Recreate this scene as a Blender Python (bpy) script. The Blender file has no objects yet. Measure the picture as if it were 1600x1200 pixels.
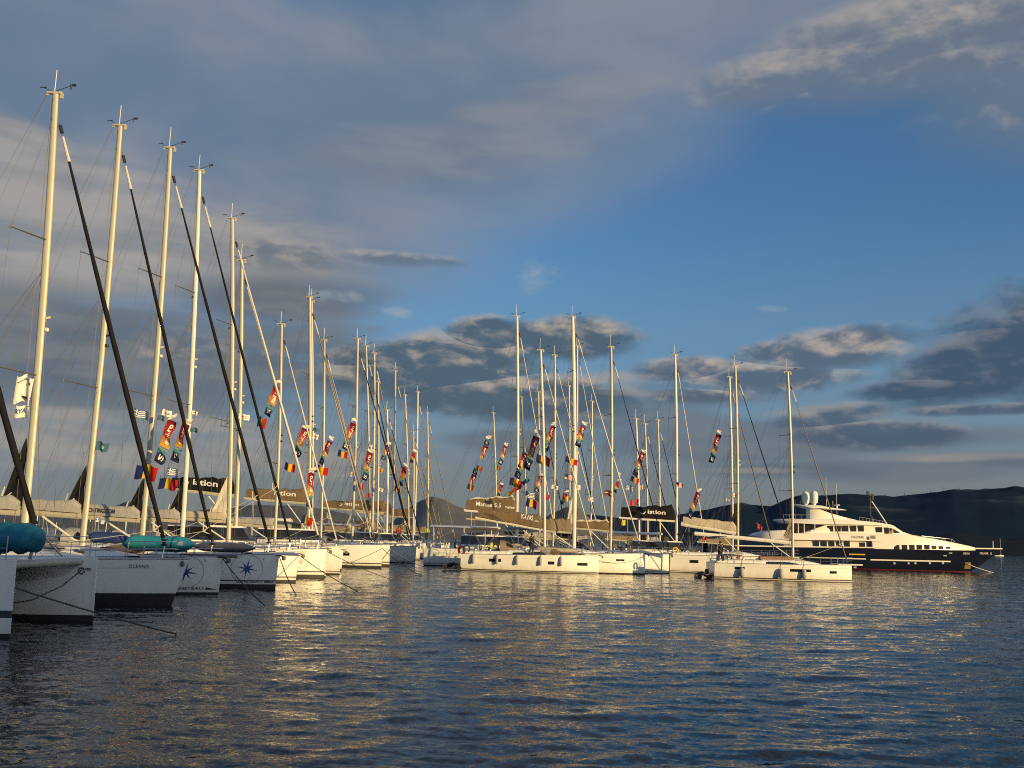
import bpy, bmesh, math, random
from mathutils import Vector, Matrix
R = math.radians
sc = bpy.context.scene
C = sc.collection
rnd = random.Random(7)

# ------------------------------------------------------------------ camera
FPX = 1500.0
CAM = Vector((0, 0, 2.8))
PITCH, ROLL = R(9.2), R(1.72)
cam_rot = Matrix.Rotation(R(90) + PITCH, 3, 'X') @ Matrix.Rotation(ROLL, 3, 'Z')
cd = bpy.data.cameras.new("camera")
cam = bpy.data.objects.new("camera", cd)
C.objects.link(cam)
cam.location = CAM
cam.rotation_euler = cam_rot.to_euler()
cd.sensor_width = 36
cd.lens = 36 * FPX / 1600
cd.clip_start = 0.1
cd.clip_end = 60000
sc.camera = cam

def ray(px, py):
    return (cam_rot @ Vector(((px - 800) / FPX, (600 - py) / FPX, -1))).normalized()
def on_water(px, py, z=0.0):
    d = ray(px, py)
    return CAM + d * ((z - CAM.z) / d.z)
def at_depth(px, py, Y):
    d = ray(px, py)
    return CAM + d * (Y / d.y)
def to_px(p):
    v = cam_rot.transposed() @ (Vector(p) - CAM)
    return (800 + FPX * v.x / -v.z, 600 - FPX * v.y / -v.z)

# ------------------------------------------------------------------ light
SUN_EL, SUN_AZ = R(7.0), R(49.0)        # azimuth: to the right of straight behind the camera
sun_dir = Vector((math.sin(SUN_AZ) * math.cos(SUN_EL), -math.cos(SUN_AZ) * math.cos(SUN_EL), math.sin(SUN_EL)))
sl = bpy.data.lights.new("sun", 'SUN')
sun = bpy.data.objects.new("sun", sl)
C.objects.link(sun)
sun.rotation_euler = sun_dir.to_track_quat('Z', 'Y').to_euler()
sl.energy = 4.4
sl.angle = R(0.5)
sl.color = (1.0, 0.70, 0.29)

sc.view_settings.view_transform = 'Standard'
sc.view_settings.look = 'None'
sc.view_settings.exposure = 0.25
sc.view_settings.gamma = 1.0
sc.cycles.max_bounces = 6
sc.cycles.glossy_bounces = 3
sc.cycles.transmission_bounces = 3
sc.cycles.caustics_reflective = False
sc.cycles.caustics_refractive = False
sc.cycles.sample_clamp_indirect = 1.6
sc.cycles.use_adaptive_sampling = False
sc.cycles.use_denoising = False
sc.render.filter_size = 1.05
sc.cycles.filter_width = 1.05

# ------------------------------------------------------------------ sky
world = bpy.data.worlds.new("World")
sc.world = world
world.use_nodes = True
nt = world.node_tree
nt.nodes.clear()
N, LK = nt.nodes, nt.links
def mth(op, a, b=None, c=None, clamp=False):
    n = N.new('ShaderNodeMath'); n.operation = op; n.use_clamp = clamp
    for i, v in enumerate((a, b, c)):
        if v is None: continue
        if isinstance(v, (int, float)): n.inputs[i].default_value = v
        else: LK.new(v, n.inputs[i])
    return n.outputs[0]
def comb(x, y, z=0.0):
    n = N.new('ShaderNodeCombineXYZ')
    for i, v in enumerate((x, y, z)):
        if isinstance(v, (int, float)): n.inputs[i].default_value = v
        else: LK.new(v, n.inputs[i])
    return n.outputs[0]
def fbm(vec, scale, detail=6, rough=0.55, dist=0.0):
    n = N.new('ShaderNodeTexNoise'); n.noise_dimensions = '3D'
    LK.new(vec, n.inputs['Vector'])
    n.inputs['Scale'].default_value = scale; n.inputs['Detail'].default_value = detail
    n.inputs['Roughness'].default_value = rough; n.inputs['Distortion'].default_value = dist
    return n.outputs['Fac']
def sstep(v, lo, hi):
    n = N.new('ShaderNodeMapRange'); n.interpolation_type = 'SMOOTHSTEP'
    LK.new(v, n.inputs['Value'])
    n.inputs['From Min'].default_value = lo; n.inputs['From Max'].default_value = hi
    return n.outputs['Result']
def mixc(f, a, b):
    n = N.new('ShaderNodeMix'); n.data_type = 'RGBA'
    if isinstance(f, (int, float)): n.inputs['Factor'].default_value = f
    else: LK.new(f, n.inputs['Factor'])
    for k, v in ((6, a), (7, b)):
        if isinstance(v, tuple): n.inputs[k].default_value = (*v, 1)
        else: LK.new(v, n.inputs[k])
    return n.outputs[2]
def lin(r, g, b):
    f = lambda c: c / 12.92 if c <= 0.04045 else ((c + 0.055) / 1.055) ** 2.4
    return tuple(f(v / 255.0) for v in (r, g, b))
EXPF = 2 ** -sc.view_settings.exposure
def skyc(r, g, b):
    return tuple(v * EXPF for v in lin(r, g, b))

tc = N.new('ShaderNodeTexCoord')
nrm = N.new('ShaderNodeVectorMath'); nrm.operation = 'NORMALIZE'
LK.new(tc.outputs['Generated'], nrm.inputs[0])
sep = N.new('ShaderNodeSeparateXYZ'); LK.new(nrm.outputs[0], sep.inputs[0])
dx, dy, dz = sep.outputs
AZ = mth('ARCTAN2', dx, dy)               # radians, 0 straight ahead, + to the right
EL = mth('ARCSINE', dz)
elc = mth('MAXIMUM', EL, 0.0)
# sky base
st = N.new('ShaderNodeTexSky'); st.sky_type = 'NISHITA'; st.sun_disc = False
st.sun_elevation = SUN_EL
st.sun_rotation = math.pi - SUN_AZ
st.altitude = 0; st.air_density = 1.0; st.dust_density = 0.6; st.ozone_density = 1.6
skm = N.new('ShaderNodeVectorMath'); skm.operation = 'MULTIPLY'
LK.new(st.outputs[0], skm.inputs[0]); skm.inputs[1].default_value = (0.066, 0.102, 0.142)
base = skm.outputs[0]

warp = comb(AZ, mth('MULTIPLY', EL, 1.6), 0.0)
# wispy, stretched noise for the veil; puffy noise for the cumulus
n_big = fbm(comb(mth('MULTIPLY_ADD', AZ, 1.0, 3.1), mth('MULTIPLY', EL, 2.2), 0.7), 3.2, 5, 0.5, 0.3)
n_puf = fbm(comb(AZ, mth('MULTIPLY', EL, 1.9), 1.3), 16.0, 9, 0.58, 0.25)
n_puf2 = fbm(comb(mth('ADD', AZ, -0.010), mth('MULTIPLY', mth('ADD', EL, -0.008), 1.9), 1.3), 16.0, 9, 0.58, 0.25)
n_str = fbm(comb(AZ, mth('MULTIPLY', EL, 5.0), 4.3), 7.0, 7, 0.55, 0.2)
n_fine = fbm(comb(AZ, mth('MULTIPLY', EL, 1.5), 8.3), 46.0, 6, 0.6, 0.2)
n_mid = fbm(comb(AZ, mth('MULTIPLY', EL, 2.0), 1.3), 20.0, 6, 0.56, 0.35)
n_mid2 = fbm(comb(mth('ADD', AZ, 0.008), mth('MULTIPLY', mth('ADD', EL, 0.011), 2.0), 1.3), 20.0, 6, 0.56, 0.35)
emb = mth('SUBTRACT', n_mid, n_mid2)       # >0 on the side that faces the low sun

def pxdir(px, py):
    d = ray(px, py)
    return math.atan2(d.x, d.y), math.asin(d.z)
def ell(px, py, wx, wy, rot=0.0):
    """1 at the centre of an elliptic patch of sky, 0 on its rim (can go negative)"""
    a0, e0 = pxdir(px, py)
    ra, re = wx / FPX, wy / FPX
    da, de = mth('SUBTRACT', AZ, a0), mth('SUBTRACT', EL, e0)
    c_, s_ = math.cos(rot), math.sin(rot)
    u = mth('ADD', mth('MULTIPLY', da, c_ / ra), mth('MULTIPLY', de, s_ / ra))
    v = mth('ADD', mth('MULTIPLY', da, -s_ / re), mth('MULTIPLY', de, c_ / re))
    r2 = mth('ADD', mth('MULTIPLY', u, u), mth('MULTIPLY', v, v))
    return mth('SUBTRACT', 1.0, r2), v
col = base
# warm grey haze low on the horizon
hz = sstep(EL, 0.34, 0.06)
col = mixc(mth('MULTIPLY', hz, 0.93), col, mixc(sstep(EL, 0.03, 0.19), skyc(119, 124, 129), skyc(108, 136, 161)))

def veil(c0, c1, patches, noise, amp, lo, hi, opac, bias=0.5):
    """soft layer: any of the patches, eaten by noise"""
    global col
    acc = None
    for p in patches:
        m = ell(*p)[0]
        m = mth('MAXIMUM', m, -1.5)
        acc = m if acc is None else mth('MAXIMUM', acc, m)
    f = mth('ADD', acc, mth('MULTIPLY', mth('SUBTRACT', noise, bias), amp))
    f = mth('MULTIPLY', sstep(f, lo, hi), opac)
    col = mixc(f, col, mixc(sstep(noise, 0.35, 0.65), c0, c1))
def cumulus(dark, lit, patches, amp, lo, hi, opac, noise=None, gain=4.2, vk=0.75, off=0.38):
    """dense clouds: dark flat bodies, rims and tops lit by the low sun"""
    global col
    noise = noise or n_puf
    accs, vs = None, None
    for p in patches:
        m, v = ell(*p)
        m = mth('MAXIMUM', m, -1.5)
        if accs is None: accs, vs = m, v
        else:
            g = mth('GREATER_THAN', m, accs)
            vs = mth('ADD', mth('MULTIPLY', v, g), mth('MULTIPLY', vs, mth('SUBTRACT', 1.0, g)))
            accs = mth('MAXIMUM', accs, m)
    f = mth('ADD', accs, mth('MULTIPLY', mth('SUBTRACT', noise, 0.5), amp))
    f = mth('ADD', f, mth('MULTIPLY', mth('SUBTRACT', n_fine, 0.5), amp * 0.28))
    cover = mth('MULTIPLY', sstep(f, lo, hi), opac)
    light = mth('ADD', mth('MULTIPLY', emb, gain), mth('MULTIPLY', vs, vk))
    light = mth('SUBTRACT', light, mth('MULTIPLY', f, off))
    light = sstep(light, -0.5, 1.05)
    col = mixc(cover, col, mixc(light, dark, lit))
# big soft grey veil over the upper left, reaching towards the top centre
veil(skyc(104, 123, 145), skyc(132, 140, 154),
     [(120, 150, 600, 330, 0.0), (620, 170, 640, 230, 0.22), (330, 330, 480, 200, 0.1), (-400, 200, 700, 500, 0), (1000, -150, 700, 260, 0)],
     n_big, 0.9, -0.35, 0.9, 0.95)
veil(skyc(140, 141, 141), skyc(168, 162, 156),
     [(20, 320, 360, 120, 0.05), (210, 395, 380, 100, 0.15), (70, 260, 160, 60, -0.4), (430, 430, 200, 60, 0.1)],
     n_str, 1.3, 0.0, 1.0, 0.8)
veil(skyc(122, 128, 138), skyc(140, 142, 148), [(660, 240, 330, 60, 0.12), (860, 170, 260, 50, 0.2)], n_str, 1.6, 0.0, 1.2, 0.6)
# dark bank behind the left masts
veil(skyc(90, 102, 116), skyc(116, 121, 126),
     [(60, 520, 440, 80, 0.04), (180, 590, 400, 70, 0.0), (420, 560, 220, 80, 0.1), (430, 470, 200, 50, 0.1)],
     n_str, 2.0, -0.1, 0.9, 0.9)
veil(skyc(128, 132, 133), skyc(160, 154, 147), [(150, 700, 420, 60, 0.0), (30, 690, 260, 36, 0), (470, 720, 240, 36, 0), (250, 660, 320, 18, 0)], n_str, 1.8, 0.1, 1.1, 0.75)
cumulus(skyc(98, 110, 122), skyc(182, 170, 156),
        [(290, 550, 95, 40, 0.0), (450, 400, 150, 30, 0.05), (590, 402, 150, 14, 0), (400, 560, 60, 26, 0), (520, 600, 90, 30, 0)],
        1.8, -0.1, 1.2, 0.75)
# slate layer low in the middle and on the right
veil(skyc(78, 93, 110), skyc(110, 117, 126),
     [(1130, 690, 330, 50, 0.0), (1380, 690, 230, 26, 0.03), (930, 650, 260, 34, 0.0), (1040, 620, 220, 26, 0), (1300, 735, 330, 24, 0.0), (1560, 720, 240, 18, 0.0), (800, 690, 160, 26, 0)],
     n_str, 2.6, 0.05, 1.0, 0.72)
# cumulus band in the middle
cumulus(skyc(78, 97, 113), skyc(176, 165, 152),
        [(700, 570, 190, 60, 0.08), (890, 530, 130, 42, 0.0), (610, 590, 120, 46, 0), (800, 620, 220, 46, 0.0), (560, 560, 70, 20, 0), (760, 525, 80, 36, 0)],
        1.5, -0.15, 0.7, 0.95)
cumulus(skyc(86, 101, 119), skyc(186, 172, 158),
        [(1080, 578, 105, 24, 0.0), (1290, 548, 150, 40, 0.08), (1190, 590, 180, 30, 0), (1085, 618, 90, 14, 0)],
        1.3, -0.1, 0.8, 0.9)
veil(skyc(124, 150, 172), skyc(160, 170, 180), [(836, 450, 44, 50, 0.5), (1210, 482, 30, 8, 0), (520, 462, 46, 12, 0), (632, 488, 34, 14, 0)], n_puf, 4.5, 0.1, 1.5, 0.65)
# broad soft bank at the top right
cumulus(skyc(106, 119, 137), skyc(178, 169, 158),
        [(1420, 75, 270, 80, 0.08), (1590, 50, 260, 100, 0.0), (1260, 110, 190, 44, 0.1), (1750, 60, 300, 150, 0)],
        0.9, -0.35, 0.9, 0.88, noise=n_big, vk=0.9, gain=2.6, off=0.25)
cumulus(skyc(104, 117, 134), skyc(182, 172, 160), [(1560, 20, 150, 40, 0.1), (1500, 95, 110, 18, 0.0), (1330, 40, 130, 26, 0.1)], 1.3, -0.2, 1.2, 0.6, vk=0.8, gain=2.5)
# dark shreds on the right
cumulus(skyc(66, 86, 109), skyc(120, 124, 134),
        [(1570, 555, 190, 62, 0.28), (1450, 606, 130, 20, 0.06), (1720, 520, 220, 100, 0.1)],
        1.2, -0.15, 0.7, 0.96, off=0.45)
cumulus(skyc(76, 92, 112), skyc(150, 146, 144), [(1370, 680, 150, 26, 0.0), (1300, 650, 100, 18, 0.1), (1540, 640, 120, 10, 0)], 1.2, -0.1, 0.8, 0.85)
veil(skyc(150, 144, 138), skyc(172, 160, 148),
     [(1500, 714, 170, 9, 0.02), (1270, 640, 110, 10, 0.1), (960, 590, 90, 14, 0.0), (1180, 735, 120, 7, 0), (1010, 615, 100, 8, 0)],
     n_str, 1.4, 0.1, 1.2, 0.6)
# bright warm evening sky round the sun, behind the camera
sd = N.new('ShaderNodeVectorMath'); sd.operation = 'DOT_PRODUCT'
LK.new(nrm.outputs[0], sd.inputs[0]); sd.inputs[1].default_value = tuple(sun_dir)
gl = mth('POWER', mth('MAXIMUM', sd.outputs['Value'], 0.0), 2.5)
glw = N.new('ShaderNodeVectorMath'); glw.operation = 'MULTIPLY_ADD'
gv = comb(gl, gl, gl); LK.new(gv, glw.inputs[0]); glw.inputs[1].default_value = (0.40, 0.30, 0.18); LK.new(col, glw.inputs[2])
col = glw.outputs[0]
bgn = N.new('ShaderNodeBackground'); bgn.inputs['Strength'].default_value = 1.0
LK.new(col, bgn.inputs['Color'])
wo = N.new('ShaderNodeOutputWorld')
LK.new(bgn.outputs[0], wo.inputs['Surface'])
world.cycles.sampling_method = 'MANUAL'
world.cycles.sample_map_resolution = 512

# ------------------------------------------------------------------ materials
MATS = {}
def mat(name, color, rough=0.5, metal=0.0, vary=0.08, scale=6.0, spec=0.5, coat=0.0, bump=0.0):
    if name in MATS: return MATS[name]
    m = bpy.data.materials.new(name); m.use_nodes = True
    t = m.node_tree; b = t.nodes['Principled BSDF']
    b.inputs['Roughness'].default_value = rough; b.inputs['Metallic'].default_value = metal
    b.inputs['Specular IOR Level'].default_value = spec
    b.inputs['Coat Weight'].default_value = coat
    tcn = t.nodes.new('ShaderNodeTexCoord')
    n = t.nodes.new('ShaderNodeTexNoise'); n.inputs['Scale'].default_value = scale; n.inputs['Detail'].default_value = 5
    t.links.new(tcn.outputs['Object'], n.inputs['Vector'])
    mx = t.nodes.new('ShaderNodeMix'); mx.data_type = 'RGBA'
    mx.inputs[6].default_value = (*[c * (1 - vary) for c in color], 1)
    mx.inputs[7].default_value = (*[min(1, c * (1 + vary)) for c in color], 1)
    t.links.new(n.outputs['Fac'], mx.inputs['Factor'])
    t.links.new(mx.outputs[2], b.inputs['Base Color'])
    if bump:
        bp = t.nodes.new('ShaderNodeBump'); bp.inputs['Distance'].default_value = bump
        t.links.new(n.outputs['Fac'], bp.inputs['Height']); t.links.new(bp.outputs[0], b.inputs['Normal'])
    MATS[name] = m
    return m
WHITE = mat('white_gelcoat', (0.80, 0.79, 0.76), 0.28, vary=0.05, scale=1.3)
def waterline_stain(m):
    # faint yellow-brown tide mark and scuffs low on the topsides
    t = m.node_tree; n, l = t.nodes, t.links; b = n['Principled BSDF']
    src = b.inputs['Base Color'].links[0].from_socket
    tcn = n.new('ShaderNodeTexCoord'); sp = n.new('ShaderNodeSeparateXYZ'); l.new(tcn.outputs['Object'], sp.inputs[0])
    mp = n.new('ShaderNodeMapping'); mp.inputs['Scale'].default_value = (2.2, 2.2, 0.5); l.new(tcn.outputs['Object'], mp.inputs['Vector'])
    nz = n.new('ShaderNodeTexNoise'); nz.inputs['Scale'].default_value = 1.6; nz.inputs['Detail'].default_value = 7; l.new(mp.outputs[0], nz.inputs['Vector'])
    ad = n.new('ShaderNodeMath'); ad.operation = 'MULTIPLY_ADD'; l.new(nz.outputs['Fac'], ad.inputs[0]); ad.inputs[1].default_value = -0.9; l.new(sp.outputs['Z'], ad.inputs[2])
    r = n.new('ShaderNodeMapRange'); r.inputs['From Min'].default_value = 0.25; r.inputs['From Max'].default_value = -0.35; r.inputs['To Max'].default_value = 0.55
    l.new(ad.outputs[0], r.inputs['Value'])
    mx = n.new('ShaderNodeMix'); mx.data_type = 'RGBA'; l.new(r.outputs[0], mx.inputs['Factor']); l.new(src, mx.inputs[6]); mx.inputs[7].default_value = (0.50, 0.45, 0.35, 1)
    l.new(mx.outputs[2], b.inputs['Base Color'])
waterline_stain(WHITE)
DECK = mat('deck_nonskid', (0.66, 0.66, 0.64), 0.6, vary=0.1, scale=3)
STRIPE = mat('boot_stripe', (0.035, 0.04, 0.05), 0.3)
NAVYST = mat('navy_stripe', (0.02, 0.035, 0.10), 0.3)
ANTIF = mat('black_antifouling', (0.018, 0.018, 0.02), 0.6)
GLASS = mat('dark_window', (0.012, 0.013, 0.015), 0.08, vary=0.2)
MAST = mat('anodised_mast', (0.52, 0.485, 0.38), 0.42, metal=0.1, vary=0.06, scale=2)
MASTW = mat('white_mast', (0.72, 0.70, 0.63), 0.4, vary=0.04, scale=2)
MASTG = mat('grey_mast', (0.46, 0.45, 0.41), 0.4, metal=0.2, vary=0.06, scale=2)
TURB = mat('turbine_grey', (0.10, 0.11, 0.13), 0.7)
SPRD = mat('spreader_grey', (0.11, 0.105, 0.10), 0.5)
STEEL = mat('stainless_steel', (0.55, 0.55, 0.55), 0.25, metal=0.9)
WIRE = mat('rigging_wire', (0.10, 0.095, 0.09), 0.55, metal=0.2)
ROPE = mat('mooring_rope', (0.07, 0.065, 0.06), 0.8, vary=0.3, scale=60)
HALY = mat('halyard_rope', (0.22, 0.20, 0.17), 0.8, vary=0.2, scale=60)
ROPEW = mat('pale_rope', (0.55, 0.52, 0.46), 0.8, vary=0.2, scale=60)
BLACKC = mat('black_canvas', (0.009, 0.009, 0.011), 0.8, vary=0.3, scale=5, bump=0.02, spec=0.2)
CREAMC = mat('cream_canvas', (0.62, 0.58, 0.50), 0.8, vary=0.1, scale=5, bump=0.02)
GREYC = mat('grey_canvas', (0.36, 0.35, 0.34), 0.8, vary=0.15, scale=5, bump=0.03)
BROWNC = mat('brown_canvas', (0.165, 0.112, 0.062), 0.8, vary=0.2, scale=4, bump=0.04)
TAUPEC = mat('taupe_canvas', (0.24, 0.185, 0.125), 0.8, vary=0.15, scale=4, bump=0.04)
BEIGEC = mat('beige_canvas', (0.48, 0.41, 0.32), 0.8, vary=0.12, scale=4, bump=0.04)
BLUEC = mat('blue_canvas', (0.02, 0.045, 0.16), 0.75, vary=0.2, scale=4, bump=0.04)
WHITEC = mat('white_cloth', (0.72, 0.69, 0.64), 0.85, vary=0.12, scale=5, bump=0.03)
BLACK = mat('black_plastic', (0.02, 0.02, 0.022), 0.45)
TEAK = mat('teak', (0.30, 0.17, 0.085), 0.6, vary=0.2, scale=9)
LETW = mat('white_lettering', (0.80, 0.79, 0.76), 0.6)
LETD = mat('dark_lettering', (0.05, 0.05, 0.06), 0.5)
BLUEL = mat('blue_emblem', (0.015, 0.05, 0.22), 0.4)
GREYL = mat('grey_line', (0.45, 0.45, 0.46), 0.4)
TEAL = mat('teal_inflatable', (0.035, 0.33, 0.36), 0.55, vary=0.15, scale=5, bump=0.02)
TEALD = mat('deep_teal_fabric', (0.01, 0.16, 0.24), 0.65, vary=0.3, scale=7, bump=0.05)
GREYR = mat('grey_rubber', (0.16, 0.155, 0.15), 0.6, vary=0.15, scale=5)
FEND = mat('fender_grey', (0.34, 0.33, 0.32), 0.5, vary=0.12, scale=6)
RED = mat('red_plastic', (0.55, 0.03, 0.03), 0.5)
NAVYH = mat('navy_hull', (0.008, 0.011, 0.026), 0.12, coat=0.6, vary=0.1, scale=0.6)
REDB = mat('red_boot', (0.11, 0.009, 0.013), 0.5)
CREAMP = mat('cream_paint', (0.80, 0.77, 0.70), 0.3, vary=0.04, scale=0.7)
YELLOW = mat('yellow_plastic', (0.75, 0.48, 0.03), 0.5)
WOODV = mat('varnished_wood', (0.35, 0.16, 0.05), 0.35)
SKIN = mat('skin', (0.45, 0.28, 0.20), 0.6)
HAIR = mat('dark_hair', (0.02, 0.015, 0.01), 0.7)
CLOTHB = mat('black_clothes', (0.015, 0.015, 0.018), 0.85)
CLOTHR = mat('red_jacket', (0.32, 0.03, 0.03), 0.85)
CLOTHG = mat('hi_vis_jacket', (0.42, 0.50, 0.06), 0.8)
CLOTHN = mat('navy_trousers', (0.02, 0.025, 0.05), 0.85)
CONC = mat('concrete', (0.30, 0.29, 0.27), 0.85, vary=0.2, scale=2)
PLAST = mat('plaster_wall', (0.45, 0.42, 0.37), 0.85, vary=0.1, scale=0.5)

# ------------------------------------------------------------------ mesh helper
class MB:
    def __init__(s): s.v, s.f, s.m = [], [], []
    def add(s, verts, faces, mi=0):
        o = len(s.v); s.v += [tuple(p) for p in verts]
        s.f += [tuple(i + o for i in f) for f in faces]; s.m += [mi] * len(faces)
    def grid(s, rows, mi=0, close=False, mif=None, flip=False):
        nr, nc = len(rows), len(rows[0]); o = len(s.v)
        for r in rows: s.v += [tuple(p) for p in r]
        for i in range(nr - 1):
            for j in range(nc if close else nc - 1):
                a, b = o + i * nc + j, o + i * nc + (j + 1) % nc
                q = (a, b, b + nc, a + nc)
                s.f.append(q[::-1] if flip else q); s.m.append(mif(i, j) if mif else mi)
    def ring(s, pts, mi=0, flip=False):
        o = len(s.v); s.v += [tuple(p) for p in pts]
        q = tuple(range(o, o + len(pts))); s.f.append(q[::-1] if flip else q); s.m.append(mi)
    def box(s, c, d, rz=0.0, mi=0, bev=0.0):
        hx, hy, hz = d[0] / 2, d[1] / 2, d[2] / 2
        cr, sr = math.cos(rz), math.sin(rz)
        P = []
        if bev:
            b = min(bev, hx * .45, hy * .45, hz * .45)
            lv = [(-hz, b), (-hz + b, 0), (hz - b, 0), (hz, b)]
            rows = []
            for z, e in lv:
                x, y, k = hx - e, hy - e, b
                rows.append([(px, py, z) for px, py in ((x - k, -y), (x, -y + k), (x, y - k), (x - k, y), (-x + k, y), (-x, y - k), (-x, -y + k), (-x + k, -y))])
            rows = [[(c[0] + p[0] * cr - p[1] * sr, c[1] + p[0] * sr + p[1] * cr, c[2] + p[2]) for p in r] for r in rows]
            s.grid(rows, mi, close=True); s.ring(rows[0], mi, True); s.ring(rows[-1], mi)
            return
        for z in (-hz, hz):
            for x, y in ((-hx, -hy), (hx, -hy), (hx, hy), (-hx, hy)):
                P.append((c[0] + x * cr - y * sr, c[1] + x * sr + y * cr, c[2] + z))
        s.add(P, [(3, 2, 1, 0), (4, 5, 6, 7), (0, 1, 5, 4), (1, 2, 6, 5), (2, 3, 7, 6), (3, 0, 4, 7)], mi)
    def path(s, pts, rad, n=8, mi=0, sq=1.0, caps=True, up=None):
        """tube along points; rad number or list; sq flattens across the 'side' axis"""
        pts = [Vector(p) for p in pts]; k = len(pts)
        rad = [rad] * k if isinstance(rad, (int, float)) else rad
        rows = []
        for i, p in enumerate(pts):
            t = (pts[min(i + 1, k - 1)] - pts[max(i - 1, 0)]).normalized()
            a = Vector(up) if up else (Vector((0, 1, 0)) if abs(t.y) < 0.9 else Vector((0, 0, 1)))
            u = (a - t * a.dot(t)).normalized(); w = t.cross(u)
            rows.append([p + (u * math.cos(2 * math.pi * j / n) * sq + w * math.sin(2 * math.pi * j / n)) * rad[i] for j in range(n)])
        s.grid(rows, mi, close=True)
        if caps: s.ring(rows[0], mi, True); s.ring(rows[-1], mi)
    def lathe(s, c, prof, n=12, mi=0, axis='Z'):
        rows = []
        for r, h in prof:
            row = []
            for j in range(n):
                a = 2 * math.pi * j / n; x, y = r * math.cos(a), r * math.sin(a)
                row.append({'Z': (c[0] + x, c[1] + y, c[2] + h), 'X': (c[0] + h, c[1] + x, c[2] + y), 'Y': (c[0] + y, c[1] + h, c[2] + x)}[axis])
            rows.append(row)
        s.grid(rows, mi, close=True); s.ring(rows[0], mi, True); s.ring(rows[-1], mi)
    def torus(s, c, r, t, n=20, k=8, mi=0, nx=Vector((1, 0, 0))):
        nx = Vector(nx).normalized(); a = Vector((0, 0, 1)) if abs(nx.z) < .9 else Vector((0, 1, 0))
        u = (a - nx * a.dot(nx)).normalized(); w = nx.cross(u); rows = []
        for i in range(n + 1):
            A = 2 * math.pi * i / n; e = u * math.cos(A) + w * math.sin(A); p = Vector(c) + e * r
            rows.append([p + (e * math.cos(2 * math.pi * j / k) + nx * math.sin(2 * math.pi * j / k)) * t for j in range(k)])
        s.grid(rows, mi, close=True)
    def build(s, name, mats, parent=None, smooth=True, loc=None, rz=None, angle=40):
        me = bpy.data.meshes.new(name); me.from_pydata(s.v, [], s.f)
        mats = mats if isinstance(mats, (list, tuple)) else [mats]
        for m in mats: me.materials.append(m)
        me.polygons.foreach_set('material_index', s.m)
        if smooth:
            me.polygons.foreach_set('use_smooth', [True] * len(s.f))
            try: me.set_sharp_from_angle(angle=R(angle))
            except Exception: pass
        me.update()
        o = bpy.data.objects.new(name, me); C.objects.link(o)
        if parent: o.parent = parent
        if loc is not None: o.location = loc
        if rz is not None: o.rotation_euler = (0, 0, rz)
        return o
def tag(o, label, cat, group=None):
    o['label'] = label; o['category'] = cat
    if group: o['group'] = group
    return o
def thing(name, label, cat, loc, rz=0.0, group=None):
    o = bpy.data.objects.new(name, None); C.objects.link(o)
    o.empty_display_size = 0.5; o.location = loc; o.rotation_euler = (0, 0, rz)
    return tag(o, label, cat, group)

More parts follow.
